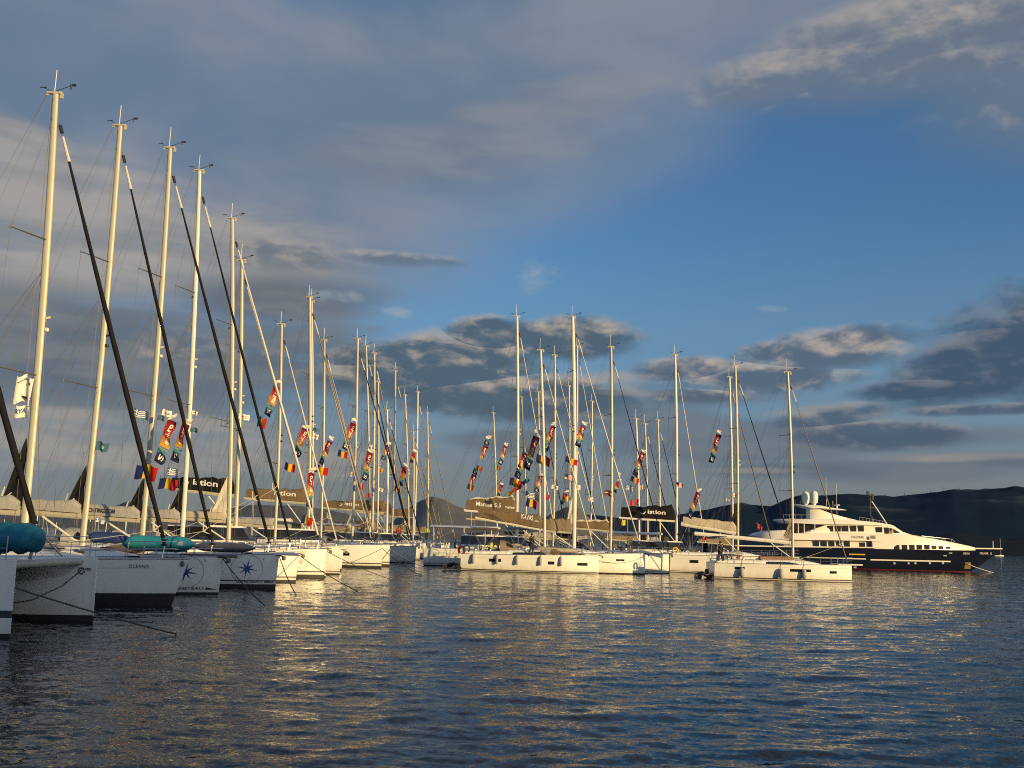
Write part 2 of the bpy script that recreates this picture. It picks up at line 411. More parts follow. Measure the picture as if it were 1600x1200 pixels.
# ------------------------------------------------------------------ water
def water_material():
    m = bpy.data.materials.new('sea_water'); m.use_nodes = True
    t = m.node_tree; n, l = t.nodes, t.links
    b = n['Principled BSDF']
    b.inputs['Base Color'].default_value = (0.006, 0.014, 0.024, 1)
    b.inputs['Roughness'].default_value = 0.045
    b.inputs['IOR'].default_value = 1.333
    g = n.new('ShaderNodeNewGeometry')
    def noise(sx, sy, rot, detail, rough, dist, off):
        mp = n.new('ShaderNodeMapping'); mp.inputs['Scale'].default_value = (sx, sy, 1)
        mp.inputs['Rotation'].default_value = (0, 0, rot); mp.inputs['Location'].default_value = (off, off * 1.7, 0)
        l.new(g.outputs['Position'], mp.inputs['Vector'])
        x = n.new('ShaderNodeTexNoise'); x.noise_dimensions = '2D'
        x.inputs['Scale'].default_value = 1.0; x.inputs['Detail'].default_value = detail
        x.inputs['Roughness'].default_value = rough; x.inputs['Distortion'].default_value = dist
        l.new(mp.outputs[0], x.inputs['Vector'])
        return x.outputs['Fac']
    def mul(a, k):
        x = n.new('ShaderNodeMath'); x.operation = 'MULTIPLY'
        l.new(a, x.inputs[0])
        if isinstance(k, (int, float)): x.inputs[1].default_value = k
        else: l.new(k, x.inputs[1])
        return x.outputs[0]
    def add(a, c):
        x = n.new('ShaderNodeMath'); x.operation = 'ADD'; l.new(a, x.inputs[0]); l.new(c, x.inputs[1]); return x.outputs[0]
    # fine ripples: slopes added straight to the surface normal (a bump node would blur them away in the distance)
    def cnoise(sx, sy, rot, detail, off):
        mp = n.new('ShaderNodeMapping'); mp.inputs['Scale'].default_value = (sx, sy, 1)
        mp.inputs['Rotation'].default_value = (0, 0, rot); mp.inputs['Location'].default_value = (off, off * 1.7, 0)
        l.new(g.outputs['Position'], mp.inputs['Vector'])
        x = n.new('ShaderNodeTexNoise'); x.noise_dimensions = '2D'; x.inputs['Scale'].default_value = 1.0
        x.inputs['Detail'].default_value = detail; x.inputs['Roughness'].default_value = 0.6
        l.new(mp.outputs[0], x.inputs['Vector'])
        s_ = n.new('ShaderNodeVectorMath'); s_.operation = 'SUBTRACT'; l.new(x.outputs['Color'], s_.inputs[0]); s_.inputs[1].default_value = (0.5, 0.5, 0.5)
        return s_.outputs[0]
    def vsc(v, k):
        x = n.new('ShaderNodeVectorMath'); x.operation = 'MULTIPLY'; l.new(v, x.inputs[0]); x.inputs[1].default_value = (k, k, 0); return x.outputs[0]
    def vadd(a_, c_):
        x = n.new('ShaderNodeVectorMath'); x.operation = 'ADD'; l.new(a_, x.inputs[0]); l.new(c_, x.inputs[1]); return x.outputs[0]
    gust = noise(0.035, 0.09, R(8), 3, 0.5, 0.4, 5.0)
    gr = n.new('ShaderNodeMapRange'); gr.inputs['From Min'].default_value = 0.35; gr.inputs['From Max'].default_value = 0.65
    gr.inputs['To Min'].default_value = 0.6; gr.inputs['To Max'].default_value = 1.25
    l.new(gust, gr.inputs['Value'])
    rp = vadd(vsc(cnoise(2.0, 3.2, R(-12), 2, 3.0), 0.26), vsc(cnoise(7.5, 10.0, R(24), 2, 27.0), 0.30))
    gs = n.new('ShaderNodeVectorMath'); gs.operation = 'SCALE'; l.new(rp, gs.inputs[0]); l.new(gr.outputs['Result'], gs.inputs['Scale'])
    nn = n.new('ShaderNodeVectorMath'); nn.operation = 'NORMALIZE'; l.new(vadd(g.outputs['Normal'], gs.outputs[0]), nn.inputs[0])
    l.new(nn.outputs[0], b.inputs['Normal'])
    return m
def sea():
    """one sheet of sea out to the horizon, finer towards the quay, moved by a sum of small wind waves"""
    import numpy as np
    Y = [-45.0, -20.0, 0.0]; y = 5.0
    while y < 420: Y.append(y); y *= 1.0052
    while y < 32000: Y.append(y); y *= 1.09
    Y = np.array(Y)
    u = np.concatenate([[-30, -8, -3, -1.6], np.linspace(-0.95, 0.95, 620), [1.6, 3, 8, 30]])
    W = np.maximum(Y, 6.0)
    X = W[:, None] * u[None, :]; YY = np.repeat(Y[:, None], len(u), 1)
    rs = np.random.RandomState(5); Z = np.zeros_like(X)
    sp = np.maximum(0.0052 * W, 0.0031 * W)
    for k in range(56):
        lam = 0.28 * (22.0 ** (k / 55.0)); kk = 2 * np.pi / lam
        th = np.radians(-90 + 14 + rs.normal(0, 34)); ph = rs.rand() * 6.283
        st = 0.0225 * (1.0 if lam < 0.9 else (0.9 / lam) ** 0.85)
        att = np.clip((lam / (sp * 3.0) - 0.8) / 0.8, 0, 1); att[:3] = 0; att[W > 415] = 0
        Z += (st / kk) * att[:, None] * np.sin(kk * (X * np.cos(th) + YY * np.sin(th)) + ph + 0.8 * np.sin(X * 0.11 + YY * 0.07 + k))
    nr, nc = X.shape
    co = np.stack([X, YY, Z], -1).reshape(-1, 3)
    i = np.arange(nr - 1)[:, None] * nc + np.arange(nc - 1)[None, :]
    q = np.stack([i, i + 1, i + nc + 1, i + nc], -1).reshape(-1, 4)
    me = bpy.data.meshes.new('sea_water'); me.vertices.add(len(co)); me.vertices.foreach_set('co', co.ravel())
    me.loops.add(q.size); me.loops.foreach_set('vertex_index', q.ravel().astype(np.int32))
    me.polygons.add(len(q)); me.polygons.foreach_set('loop_start', np.arange(0, q.size, 4, dtype=np.int32))
    me.polygons.foreach_set('use_smooth', np.ones(len(q), dtype=bool))
    me.update(calc_edges=True); me.validate()
    me.materials.append(water_material())
    o = bpy.data.objects.new('sea_water', me); C.objects.link(o); o['kind'] = 'structure'
sea()

# ------------------------------------------------------------------ hills
def hill_material(name, c0, c1, pale, pk):
    m = bpy.data.materials.new(name); m.use_nodes = True
    t = m.node_tree; n, l = t.nodes, t.links; b = n['Principled BSDF']
    b.inputs['Roughness'].default_value = 0.95; b.inputs['Specular IOR Level'].default_value = 0.1
    g = n.new('ShaderNodeNewGeometry')
    def nz(s, d):
        mp = n.new('ShaderNodeVectorMath'); mp.operation = 'SCALE'; mp.inputs['Scale'].default_value = s
        l.new(g.outputs['Position'], mp.inputs[0])
        x = n.new('ShaderNodeTexNoise'); x.inputs['Scale'].default_value = 1; x.inputs['Detail'].default_value = d
        l.new(mp.outputs[0], x.inputs['Vector']); return x.outputs['Fac']
    mx = n.new('ShaderNodeMix'); mx.data_type = 'RGBA'
    mx.inputs[6].default_value = (*c0, 1); mx.inputs[7].default_value = (*c1, 1)
    l.new(nz(1 / 60.0, 8), mx.inputs['Factor'])
    r = n.new('ShaderNodeMapRange'); r.inputs['From Min'].default_value = 0.60; r.inputs['From Max'].default_value = 0.72
    r.inputs['To Max'].default_value = pk
    l.new(nz(1 / 420.0, 7), r.inputs['Value'])
    m2 = n.new('ShaderNodeMix'); m2.data_type = 'RGBA'
    l.new(r.outputs[0], m2.inputs['Factor']); l.new(mx.outputs[2], m2.inputs[6]); m2.inputs[7].default_value = (*pale, 1)
    l.new(m2.outputs[2], b.inputs['Base Color'])
    return m
from mathutils import noise as mnoise
def hill(name, prof, dist, depth, material, rough, n=160, rows=26):
    """terrain ridge: silhouette heights (photo px) at the given distance, sloping to the water in front and behind"""
    xs = [p[0] for p in prof]
    def hz_(px):
        for (x0, y0), (x1, y1) in zip(prof, prof[1:]):
            if x0 <= px <= x1:
                t = (px - x0) / (x1 - x0); return y0 + (y1 - y0) * t
        return prof[-1][1]
    grid = []
    for i in range(rows):
        u = i / (rows - 1)                       # 0 shore .. 1 far side
        row = []
        for j in range(n):
            px = xs[0] + (xs[-1] - xs[0]) * j / (n - 1)
            top = at_depth(px, hz_(px), dist)
            sh = math.sin(min(u / 0.7, 1) * math.pi / 2) ** 1.15 if u < 0.7 else math.cos((u - 0.7) / 0.3 * math.pi / 2)
            y = dist - depth * 0.7 + depth * u
            p = Vector((top.x * y / dist, y, 0))
            q = p / (dist * 0.05)
            nv = mnoise.fractal(q, 1.0, 2.0, 5)
            p.z = max(-3.0, top.z * sh * (1 + nv * rough * (1 - abs(u - 0.7) * 0.6) * (0.15 if abs(u - .7) < .03 else 1)) - (2 if u == 0 else 0))
            row.append(p)
        grid.append(row)
    b = MB(); b.grid(grid)
    o = b.build(name, material, angle=180); o['kind'] = 'structure'
    return grid
HM = hill_material('shaded_far_forest', (0.003, 0.016, 0.036), (0.007, 0.025, 0.047), (0.085, 0.10, 0.115), 0.7)  # cloud shade and distance blue are put into the forest colour
HM2 = hill_material('near_scrub', (0.007, 0.012, 0.018), (0.013, 0.020, 0.026), (0.10, 0.095, 0.085), 0.5)
HM3 = hill_material('grey_hill', (0.13, 0.135, 0.135), (0.175, 0.18, 0.175), (0.20, 0.19, 0.18), 0.3)
FAR = hill('far_hills', [(640, 852), (760, 832), (860, 812), (906, 806), (940, 808), (1000, 815), (1060, 807), (1100, 800), (1160, 789), (1176, 792), (1205, 794), (1242, 781),
     (1280, 779), (1325, 776), (1394, 780), (1435, 777), (1490, 769), (1528, 771), (1583, 768), (1640, 770), (1760, 772), (1900, 800), (2000, 860)],
     6200, 4200, HM, 0.07, 320, 40)
hill('headland', [(1290, 858), (1340, 850), (1400, 843), (1449, 839), (1490, 834), (1530, 837), (1565, 840), (1640, 838), (1750, 834), (1900, 840), (2000, 875)],
     3000, 1100, HM2, 0.08, 160)
hill('middle_hill', [(560, 836), (610, 818), (640, 795), (660, 785), (675, 780), (690, 783), (712, 792), (740, 800), (800, 812), (845, 812), (870, 800), (890, 795), (905, 799), (920, 812), (960, 830), (1000, 848)],
     2600, 1300, HM3, 0.10, 160)
hill('left_hills', [(-160, 815), (-40, 800), (60, 806), (130, 806), (170, 796), (198, 786), (220, 788), (244, 797), (270, 803), (330, 796), (400, 790), (460, 792), (520, 800), (580, 812), (640, 830)],
     2200, 1000, HM3, 0.10, 160)
# ------------------------------------------------------------------ lettering
_TXT = {}
def text_geo(s, bold=0.0, shear=0.0):
    key = (s, bold, shear)
    if key in _TXT: return _TXT[key]
    cu = bpy.data.curves.new('t', 'FONT'); cu.body = s; cu.resolution_u = 3; cu.offset = bold; cu.shear = shear
    ob = bpy.data.objects.new('t', cu); C.objects.link(ob)
    dg = bpy.context.evaluated_depsgraph_get()
    me = ob.evaluated_get(dg).to_mesh()
    V = [(v.co.x, v.co.y) for v in me.vertices]; Fc = [tuple(p.vertices) for p in me.polygons]
    ob.evaluated_get(dg).to_mesh_clear()
    bpy.data.objects.remove(ob); bpy.data.curves.remove(cu)
    x0 = min(v[0] for v in V); x1 = max(v[0] for v in V)
    V = [(v[0] - x0, v[1]) for v in V]
    _TXT[key] = (V, Fc, x1 - x0)
    return _TXT[key]
def text_on(s, fn, u0, v0, height, name, material, parent, width=None, bold=0.0, shear=0.0):
    """letters laid on a surface: fn(u, v) -> point; u along the line, v upwards"""
    V, Fc, w = text_geo(s, bold, shear)
    k = height / 0.70; kx = (width / w) if width else k
    b = MB(); b.add([fn(u0 + x * kx, v0 + y * k) for x, y in V], Fc)
    return b.build(name, material, parent, smooth=False)
def star_on(fn, u0, v0, r, name, material, parent, n=8, ring=None, ringmat=None):
    b = MB(); pts = [fn(u0, v0)]
    for i in range(2 * n):
        a = math.pi * i / n + 0.2
        q = r * (1.0 if i % 4 == 0 else 0.78) if i % 2 == 0 else r * 0.22
        pts.append(fn(u0 + q * math.sin(a), v0 + q * math.cos(a)))
    b.add(pts, [(0, 1 + i, 1 + (i + 1) % (2 * n)) for i in range(2 * n)])
    o = b.build(name, material, parent, smooth=False)
    if ring:
        b = MB(); rows = []
        for q in (ring, ring - 0.035):
            rows.append([fn(u0 + q * math.sin(2 * math.pi * i / 40), v0 + q * math.cos(2 * math.pi * i / 40)) for i in range(40)])
        b.grid(rows, close=True)
        b.build('emblem_ring', ringmat, parent, smooth=False)
    return o

# ------------------------------------------------------------------ hull shape shared by all hulls
class Hull:
    def __init__(s, L, B, Fb, Fs, rake=0.1, fine=2.3, full=0.55, aft=0.12, kwl=0.84, flare=0.0):
        s.L, s.B, s.Fb, s.Fs, s.rake, s.fine, s.full, s.aft, s.kwl, s.flare = L, B, Fb, Fs, rake, fine, full, aft, kwl, flare
    def hb(s, t):
        u = min(t / s.full, 1.0); v = 1 - (1 - u) ** s.fine
        if t > s.full: v *= 1 - s.aft * ((t - s.full) / (1 - s.full)) ** 2
        return max(0.03 + 0.02 * min(1, t * 20), s.B / 2 * v)
    def sheer(s, t): return s.Fs + (s.Fb - s.Fs) * (1 - t) ** 1.4
    def q(s, t, z): return max(0.0, min(1.0, z / s.sheer(t)))
    def yy(s, t, z):
        k = s.kwl - s.flare * max(0, 1 - t / 0.4)
        f = k + (1 - k) * s.q(t, z) ** 0.85
        if z < 0: f = k * (1 + z * 0.55)
        return s.hb(t) * max(0.05, f)
    def xx(s, t, z): return -t * s.L + s.rake * (max(z, 0) / s.Fb) * (1 - t) ** 5
    def side(s, sgn=-1, off=0.008):
        """mapping (x, z) -> point on the hull side"""
        def fn(x, z):
            t = min(1.0, max(0.0, -x / s.L))
            for _ in range(3):
                t = min(1.0, max(0.0, t + (s.xx(t, z) - x) / s.L))
            return (s.xx(t, z), sgn * (s.yy(t, z) + off), z)
        return fn
    def mesh(s, bands, zbot=-0.35, n=26, y0=0.0):
        """bands: list of (z_from, z_to, material index) painted round the hull; 0 elsewhere"""
        ts = [(i / (n - 1)) ** 1.35 for i in range(n)]
        cuts = sorted(set([z for b in bands for z in b[:2]]))
        b = MB(); rows = []; lev = None
        def levels(t):
            sh = s.sheer(t); out = [zbot]; out += cuts
            top = cuts[-1] if cuts else 0.0
            out += [top + (sh - top) * k for k in (0.3, 0.6, 0.85, 1.0)]
            return out
        nl = len(levels(0))
        for t in ts:
            lv = levels(t)
            row = [(s.xx(t, z), y0 - s.yy(t, z), z) for z in lv[::-1]] + [(s.xx(t, z), y0 + s.yy(t, z), z) for z in lv]
            rows.append(row)
        mids = []
        for j in range(nl - 1):
            lv = levels(0.3); zc = (lv[j] + lv[j + 1]) / 2; mi = 0
            for z0, z1, m_ in bands:
                if z0 <= zc <= z1: mi = m_
            if zc < (bands[0][0] if bands else 0): mi = bands[0][2] if bands else 0
            mids.append(mi)
        full = mids[::-1] + [mids[0]] + mids
        b.grid(rows, mif=lambda i, j: full[j], flip=True)
        # transom and stem
        tr = rows[-1]; b.ring(tr, 0, False)
        st = rows[0]
        for j in range(nl - 1):
            a, c = st[j], st[j + 1]; d, e = st[-1 - j], st[-2 - j]
            b.add([a, c, e, d], [(0, 1, 2, 3)], full[j])
        return b
    def deck_mesh(s, n=22, camber=0.06, y0=0.0, inset=0.0):
        b = MB(); rows = []
        for i in range(n):
            t = (i / (n - 1)) ** 1.3; sh = s.sheer(t); w = max(0.01, s.hb(t) - inset)
            rows.append([(s.xx(t, sh), y0 - w + 2 * w * k / 6, sh - 0.03 + camber * (1 - (2 * k / 6 - 1) ** 2)) for k in range(7)])
        b.grid(rows)
        return b

def fmt(p): return Vector(p)
def sag(a, b, k, n=10):
    a, b = Vector(a), Vector(b)
    return [a.lerp(b, i / n) - Vector((0, 0, 4 * k * (i / n) * (1 - i / n))) for i in range(n + 1)]

BAG = {'black': BLACKC, 'grey': GREYC, 'brown': BROWNC, 'taupe': TAUPEC, 'beige': BEIGEC, 'blue': BLUEC, 'white': WHITEC, 'cream': CREAMC}

def add_rig(root, J, mast_top, mast_z, deck_fb, bow_x, stern_x, halfbeam, o):
    """mast with spreaders and masthead, boom and sail cover, furled headsail, standing rigging"""
    far = o.get('far', 0)
    mx = -J; base = Vector((mx, 0, mast_z)); top = Vector(mast_top)
    ax = top - base; Lm = ax.length
    at = lambda f: base + ax * f
    rf = o.get('mr', 0.14) * 0.92
    m = MB()
    ns = 18
    pts, rad = [], []
    for i in range(ns + 1):
        f = i / ns
        bend = -0.10 * math.sin(math.pi * f)
        pts.append(at(f) + Vector((-bend, 0, 0))); rad.append(rf * (1.0 if f < 0.72 else 1.0 - 0.22 * (f - 0.72) / 0.28))
    m.path(pts, rad, n=12, sq=0.62)
    mast = m.build('mast', o.get('mastmat') or (MAST, MAST, MASTG, MASTW)[int(rnd.random() * 4)], root)
    att = lambda f: at(f) + Vector((0.10 * math.sin(math.pi * f), 0, 0))
    # masthead gear
    h = MB()
    h.box(top + Vector((-0.05, 0, 0.05)), (0.62, 0.14, 0.10), bev=0.02)
    h.box(top + Vector((0.26, 0, -0.08)), (0.12, 0.06, 0.22)); h.box(top + Vector((-0.32, 0, 0.0)), (0.10, 0.06, 0.16))
    h.build('masthead_crane', MAST, mast)
    a = MB(); a.path([top + Vector((-0.08, 0.05, 0.1)), top + Vector((-0.08, 0.05, 1.05 + 0.3 * rnd.random()))], 0.016 + 0.008 * far, n=5)
    a.build('whip_antenna', LETW, mast)
    v = MB(); e = top + Vector((0.62, -0.05, 0.36))
    v.path([top + Vector((0.0, -0.04, 0.1)), e], 0.014 + 0.008 * far, n=5)
    v.box(e + Vector((0.08, 0, 0.02)), (0.24, 0.02, 0.10)); v.path([e + Vector((0, 0, -0.16)), e + Vector((0, 0, 0.06))], 0.03, n=6)
    e2 = top + Vector((-0.55, 0.05, 0.30)); v.path([top + Vector((-0.15, 0.05, 0.1)), e2], 0.012 + 0.006 * far, n=5); v.box(e2, (0.26, 0.02, 0.03))
    v.build('wind_vane', BLACK, mast)
    # spreaders, swept aft
    tips = []
    nsp = o.get('spr', 2)
    fr = {1: (0.55,), 2: (0.36, 0.66), 3: (0.28, 0.52, 0.76)}[nsp]
    for i, f in enumerate(fr):
        ln = (1.75, 1.5, 1.2)[i] * (0.95 if o.get('cat') else min(1.0, halfbeam / 2.3)) * o.get('spl', 1.0)
        pr = []
        for sgn in (-1, 1):
            p = att(f); tip = p + Vector((-0.46 * ln, sgn * ln, 0.03 * ln))
            b = MB(); b.path([p, tip], [0.055, 0.032], n=8, sq=0.6)
            b.path([tip - Vector((0, 0, 0.06)), tip + Vector((0, 0, 0.06))], 0.03, n=6)
            b.build('spreader', SPRD, mast); pr.append(tip)
        tips.append(pr)
    dk = MB(); p = att(0.46); dk.box(p + Vector((rf + 0.07, 0, 0)), (0.16, 0.14, 0.16), bev=0.03)
    dk.path([p + Vector((rf, 0, 0.45)), p + Vector((rf + 0.16, 0, 0.5))], 0.05, n=6)
    dk.build('deck_light', BLACK if rnd.random() < .5 else MASTW, mast)
    # headsail furled on the forestay
    fb = Vector((bow_x - 0.25, 0, deck_fb + 0.15)); ft = att(o.get('ff', 0.935)) + Vector((rf + 0.05, 0, 0))
    w = MB(); w.path([fb, ft], 0.012, n=5); 
    w.build('forestay', WIRE, root)
    jc = o.get('jib', 'black')
    if jc:
        jr = o.get('jr', 0.115) * (0.62 if jc != 'black' else 0.60)
        js = MB(); pl = sag(fb.lerp(ft, 0.035), fb.lerp(ft, 0.955), 0.07, 26)
        rr = []
        for i in range(27):
            f = i / 26
            rr.append(jr * (0.55 + 0.55 * math.sin(math.pi * min(1, 0.18 + f * 0.80)) ** 0.8) * (1 - 0.45 * max(0, f - .45)) * (1 + 0.07 * math.sin(i * 2.3)))
        js.path(pl, rr, n=9, mi=0)
        jm = {'black': BLACKC, 'cream': CREAMC, 'white': CREAMC, 'brown': BROWNC, 'taupe': TAUPEC, 'grey': GREYC}[jc]
        jo = js.build('furled_headsail', jm, root)
        # bare sailcloth at the head and a clew with its strap ends
        hd = MB(); hd.path([fb.lerp(ft, 0.90), fb.lerp(ft, 0.962)], [0.07, 0.045], n=7)
        hd.build('sail_head', CREAMC, jo)
        sw = MB(); sw.path([fb.lerp(ft, 0.972), fb.lerp(ft, 0.99)], 0.075, n=8); sw.build('halyard_swivel', BLACK, jo)
        dr = MB(); dr.lathe(fb.lerp(ft, 0.026), [(0.03, -0.14), (0.13, -0.12), (0.13, -0.08), (0.07, -0.06), (0.07, 0.06), (0.13, 0.08), (0.13, 0.11), (0.03, 0.13)], n=12)
        dr.build('furling_drum', BLACK, jo)
        cf = o.get('clew', 0.17)
        if cf:
            cp = fb.lerp(ft, cf)
            cl = MB(); q = cp + Vector((-0.25, -0.12, 0.0)); jx = jr * 0.6
            sz = o.get('clew_size', 0.55)
            for dxx, dzz in ((-0.05, 0.75), (0.42, 0.38), (0.5, -0.18)):
                e_ = q + Vector((dxx * sz, -0.02, dzz * sz)); cl.path([q, e_], [0.035, 0.02], n=5)
            cl.build('clew_strap', CREAMC, jo)
            sh = MB(); sh.path(sag(q, (mx * 0.9 - 0.6, -halfbeam * 0.45, deck_fb + 0.25), 0.05, 6), 0.012, n=5)
            sh.build('jib_sheet', ROPEW, root)
    # standing rigging, one part a side
    wr = 0.007 + 0.0035 * far
    for sgn in (-1, 1):
        ch = Vector((mx - 0.35, sgn * halfbeam * 0.93, deck_fb - 0.12))
        s_ = MB(); k = 0 if sgn < 0 else 1
        pth = [ch] + [t[k] for t in tips] + [att(0.955)]
        s_.path(pth, wr, n=4, caps=False)
        prev = ch
        for i, f in enumerate(fr):
            s_.path([prev, att(min(0.95, f + 0.005))], wr * 0.9, n=4, caps=False)
            prev = tips[i][k]
        s_.build('shroud', WIRE, root)
    for sgn in (-1, 1):
        bs = MB(); sp = Vector((stern_x + 0.15, sgn * halfbeam * 0.75, deck_fb - 0.2))
        mid = Vector((stern_x + 0.15, 0, 0)).lerp(top, 0.3); mid.y = 0
        bs.path([sp, mid, top + Vector((-0.33, 0, 0.0))] if not o.get('cat') else [sp, att(0.93)], wr, n=4, caps=False)
        bs.build('backstay', WIRE, root)
    hl = MB()
    for k in range(2 if far else 3):
        q0 = att(0.99) + Vector((rf * (1 if k % 2 else -1), 0.05 * (k - 1), 0)); q1 = att(0.02) + Vector(((0.30 + 0.1 * k) * (1 if k % 2 else -1), 0.12 * (k - 1), 0))
        hl.path([q0, q1], wr * 0.9, n=4, caps=False)
    hl.build('halyard', HALY, root)
    # boom and sail cover
    zb = o.get('boom_z', mast_z + 1.1); Lb = o.get('boom_l', 5.2); rise = o.get('rise', 0.25)
    if Lb:
        g0 = base + ax * ((zb - mast_z) / ax.z); g0 = g0 + Vector((-rf - 0.05, 0, 0)); g1 = g0 + Vector((-Lb, 0, rise))
        bm = MB(); bm.path([g0, g1], o.get('boom_r', 0.13), n=10, sq=0.65); bm.lathe(g1 + Vector((0, 0, 0)), [(0.10, -0.06), (0.09, 0.0)], n=10, axis='X')
        boom = bm.build('boom', o.get('boommat', MAST), root)
        kv = MB(); kv.path([g0 + Vector((-1.7, 0, -0.1)), Vector((mx - 0.2, 0, mast_z + 0.15))], 0.05, n=7)
        kv.build('boom_vang', MASTW, root)
        lazy = MB()
        for f in (0.35, 0.7, 0.95):
            for sgn in (-1, 1):
                lazy.path([g0.lerp(g1, f) + Vector((0, 0.18 * sgn, o.get('bag_h', 0.5) * 0.8)), att(0.60)], wr * 0.8, n=4, caps=False)
        if o.get('topping', True): lazy.path([g1, top + Vector((-0.3, 0, 0))], wr, n=4, caps=False)
        lazy.build('lazy_jack', WIRE, root)
        sh = MB()
        for dyy in (-0.12, 0.12): sh.path([g0.lerp(g1, 0.86) + Vector((0, dyy, -0.12)), (g0.lerp(g1, 0.84).x, dyy * 3, mast_z + 0.2)], 0.012, n=4)
        sh.build('mainsheet', ROPEW, root)
        if o.get('bag'):
            H0, H1 = o.get('bag_h', 0.62), o.get('bag_h1', 0.28); W0 = o.get('bag_w', 0.30); n_ = 34; f0, f1 = 0.0, 0.97
            def height(f):
                hh = (H0 + (H1 - H0) * f ** 0.8) * (1 + 0.05 * math.sin(f * 17 + 1) + 0.03 * math.sin(f * 41))
                return hh * (0.55 + 0.45 * f / 0.06) if f < 0.06 else hh
            def sect(f, a):
                p = g0.lerp(g1, f0 + (f1 - f0) * f) + Vector((0, 0, 0.10))
                hh = height(f); ww = W0 * (0.85 + 0.15 * math.sin(f * 11))
                # a: 0 bottom -y side .. 1 bottom +y side over the top
                ang = math.pi * a
                y = -math.cos(ang) * ww * (0.75 + 0.25 * math.sin(ang)); z = hh * min(1.0, math.sin(ang) ** 0.55 if math.sin(ang) > 0 else 0)
                return Vector((p.x, y, p.z + z))
            bg = MB(); bg.grid([[sect(i / n_, j / 14) for j in range(15)] for i in range(n_ + 1)])
            bg.ring([sect(0, j / 10) for j in range(11)], flip=True); bg.ring([sect(1, j / 10) for j in range(11)])
            cover = bg.build('sail_cover', BAG[o['bag']], root, angle=60)
            def face(u, v):       # u metres from the aft end towards the mast, v metres above the boom
                f = 1 - u / (Lb * (f1 - f0)); f = min(1, max(0, f)); p = g0.lerp(g1, f0 + (f1 - f0) * f)
                hh = height(f); r = min(0.97, max(0.02, v / hh))
                ang = math.asin(r ** (1 / 0.55)); pp = sect(f, ang / math.pi)
                return (p.x, pp.y - 0.035, p.z + 0.10 + r * hh)
            for (s_, u0, v0, hh_, m_, ww) in o.get('bagtext', ()):
                text_on(s_, face, u0, v0, hh_, 'lettering', m_, cover, width=ww, bold=0.02)
            if o.get('crescent'):
                u0, v0, r = o['crescent']; b = MB(); rows = [[], []]
                for i in range(13):
                    a_ = math.pi * (0.95 + 1.0 * i / 12); k_ = math.sin(math.pi * i / 12)
                    rows[0].append(face(u0 + r * math.cos(a_ + .5), v0 + r * math.sin(a_ + .5))); rows[1].append(face(u0 + (r - 0.45 * r * k_) * math.cos(a_ + .5), v0 + (r - 0.45 * r * k_) * math.sin(a_ + .5)))
                b.grid(rows); b.build('crescent_mark', LETW, cover, smooth=False)
            if o.get('bagstripes'):
                for u0 in o['bagstripes']:
                    b = MB(); b.grid([[face(u0 + 0.9 * (1 - k), 0.05 + 0.42 * k), face(u0 + 0.9 * (1 - k) + 0.06, 0.05 + 0.42 * k)] for k in [i / 8 for i in range(9)]])
                    b.build('cover_stripe', STRIPE, cover, smooth=False)
            if o.get('sailpeek'):
                pk = MB(); pts = [sect(0.02 + 0.9 * i / 14, 0.5) + Vector((0, 0, 0.0 + 0.10 * math.sin(i * 1.3) ** 2)) for i in range(15)]
                pk.path(pts, [0.10 + 0.05 * math.sin(i * 1.7) for i in range(15)], n=8); pk.build('folded_mainsail', CREAMC, cover)
    if o.get('peak', 0):
        # clew corner of a mainsail furled into the mast
        hh = o['peak']; ft_ = o.get('peak_foot', 0.8); g = base + ax * ((zb + 0.25 - mast_z) / ax.z); u_ = base + ax * ((zb + 0.25 + hh - mast_z) / ax.z)
        sk = MB(); rows = []
        for i in range(7):
            f = i / 6; lo = g.lerp(g + Vector((-ft_, 0, 0.12)), f); hi = u_.lerp(g + Vector((-ft_, 0, 0.2)), f ** 0.85)
            rows.append([lo.lerp(hi, k / 6) + Vector((-rf * .8, -0.03 + 0.05 * math.sin(k * 1.7 + f * 4), 0)) for k in range(7)])
        sk.grid(rows); sk.grid([[p + Vector((0, 0.04, 0)) for p in r] for r in rows], flip=True)
        pk = sk.build('mainsail_clew', BAG[o.get('peakmat', 'black')], root, angle=30)
        cl = MB(); q = g + Vector((-ft_ - rf, -0.06, 0.16))
        for dxx, dzz in ((0.12, 0.55), (0.42, 0.34), (0.5, -0.06)): cl.path([q, q + Vector((dxx, 0, dzz))], [0.04, 0.022], n=5)
        cl.build('clew_strap', CREAMC, pk)
    return mast

def add_pulpit(root, hull, name='pulpit', w0=0.08):
    L = hull.L; b = MB(); z0 = hull.sheer(0.02)
    x1 = -1.5; t1 = 1.5 / L; h1 = hull.hb(t1) - 0.05
    for zz in (0.62, 0.34):
        b.path([(x1, -h1, z0 + zz - 0.02), (-0.5, -h1 * 0.5, z0 + zz), (-0.02, -0.12, z0 + zz + 0.02), (0.10, 0, z0 + zz + 0.02), (-0.02, 0.12, z0 + zz + 0.02), (-0.5, h1 * 0.5, z0 + zz), (x1, h1, z0 + zz - 0.02)], 0.018, n=6)
    for x in (x1, -0.6):
        t = -x / L
        for s in (-1, 1):
            hb_ = hull.hb(t) - 0.05
            b.path([(x, s * hb_, hull.sheer(t) - 0.03), (x + 0.05, s * (h1 if x == x1 else h1 * 0.55), z0 + 0.6)], 0.018, n=6)
    return b.build(name, STEEL, root)
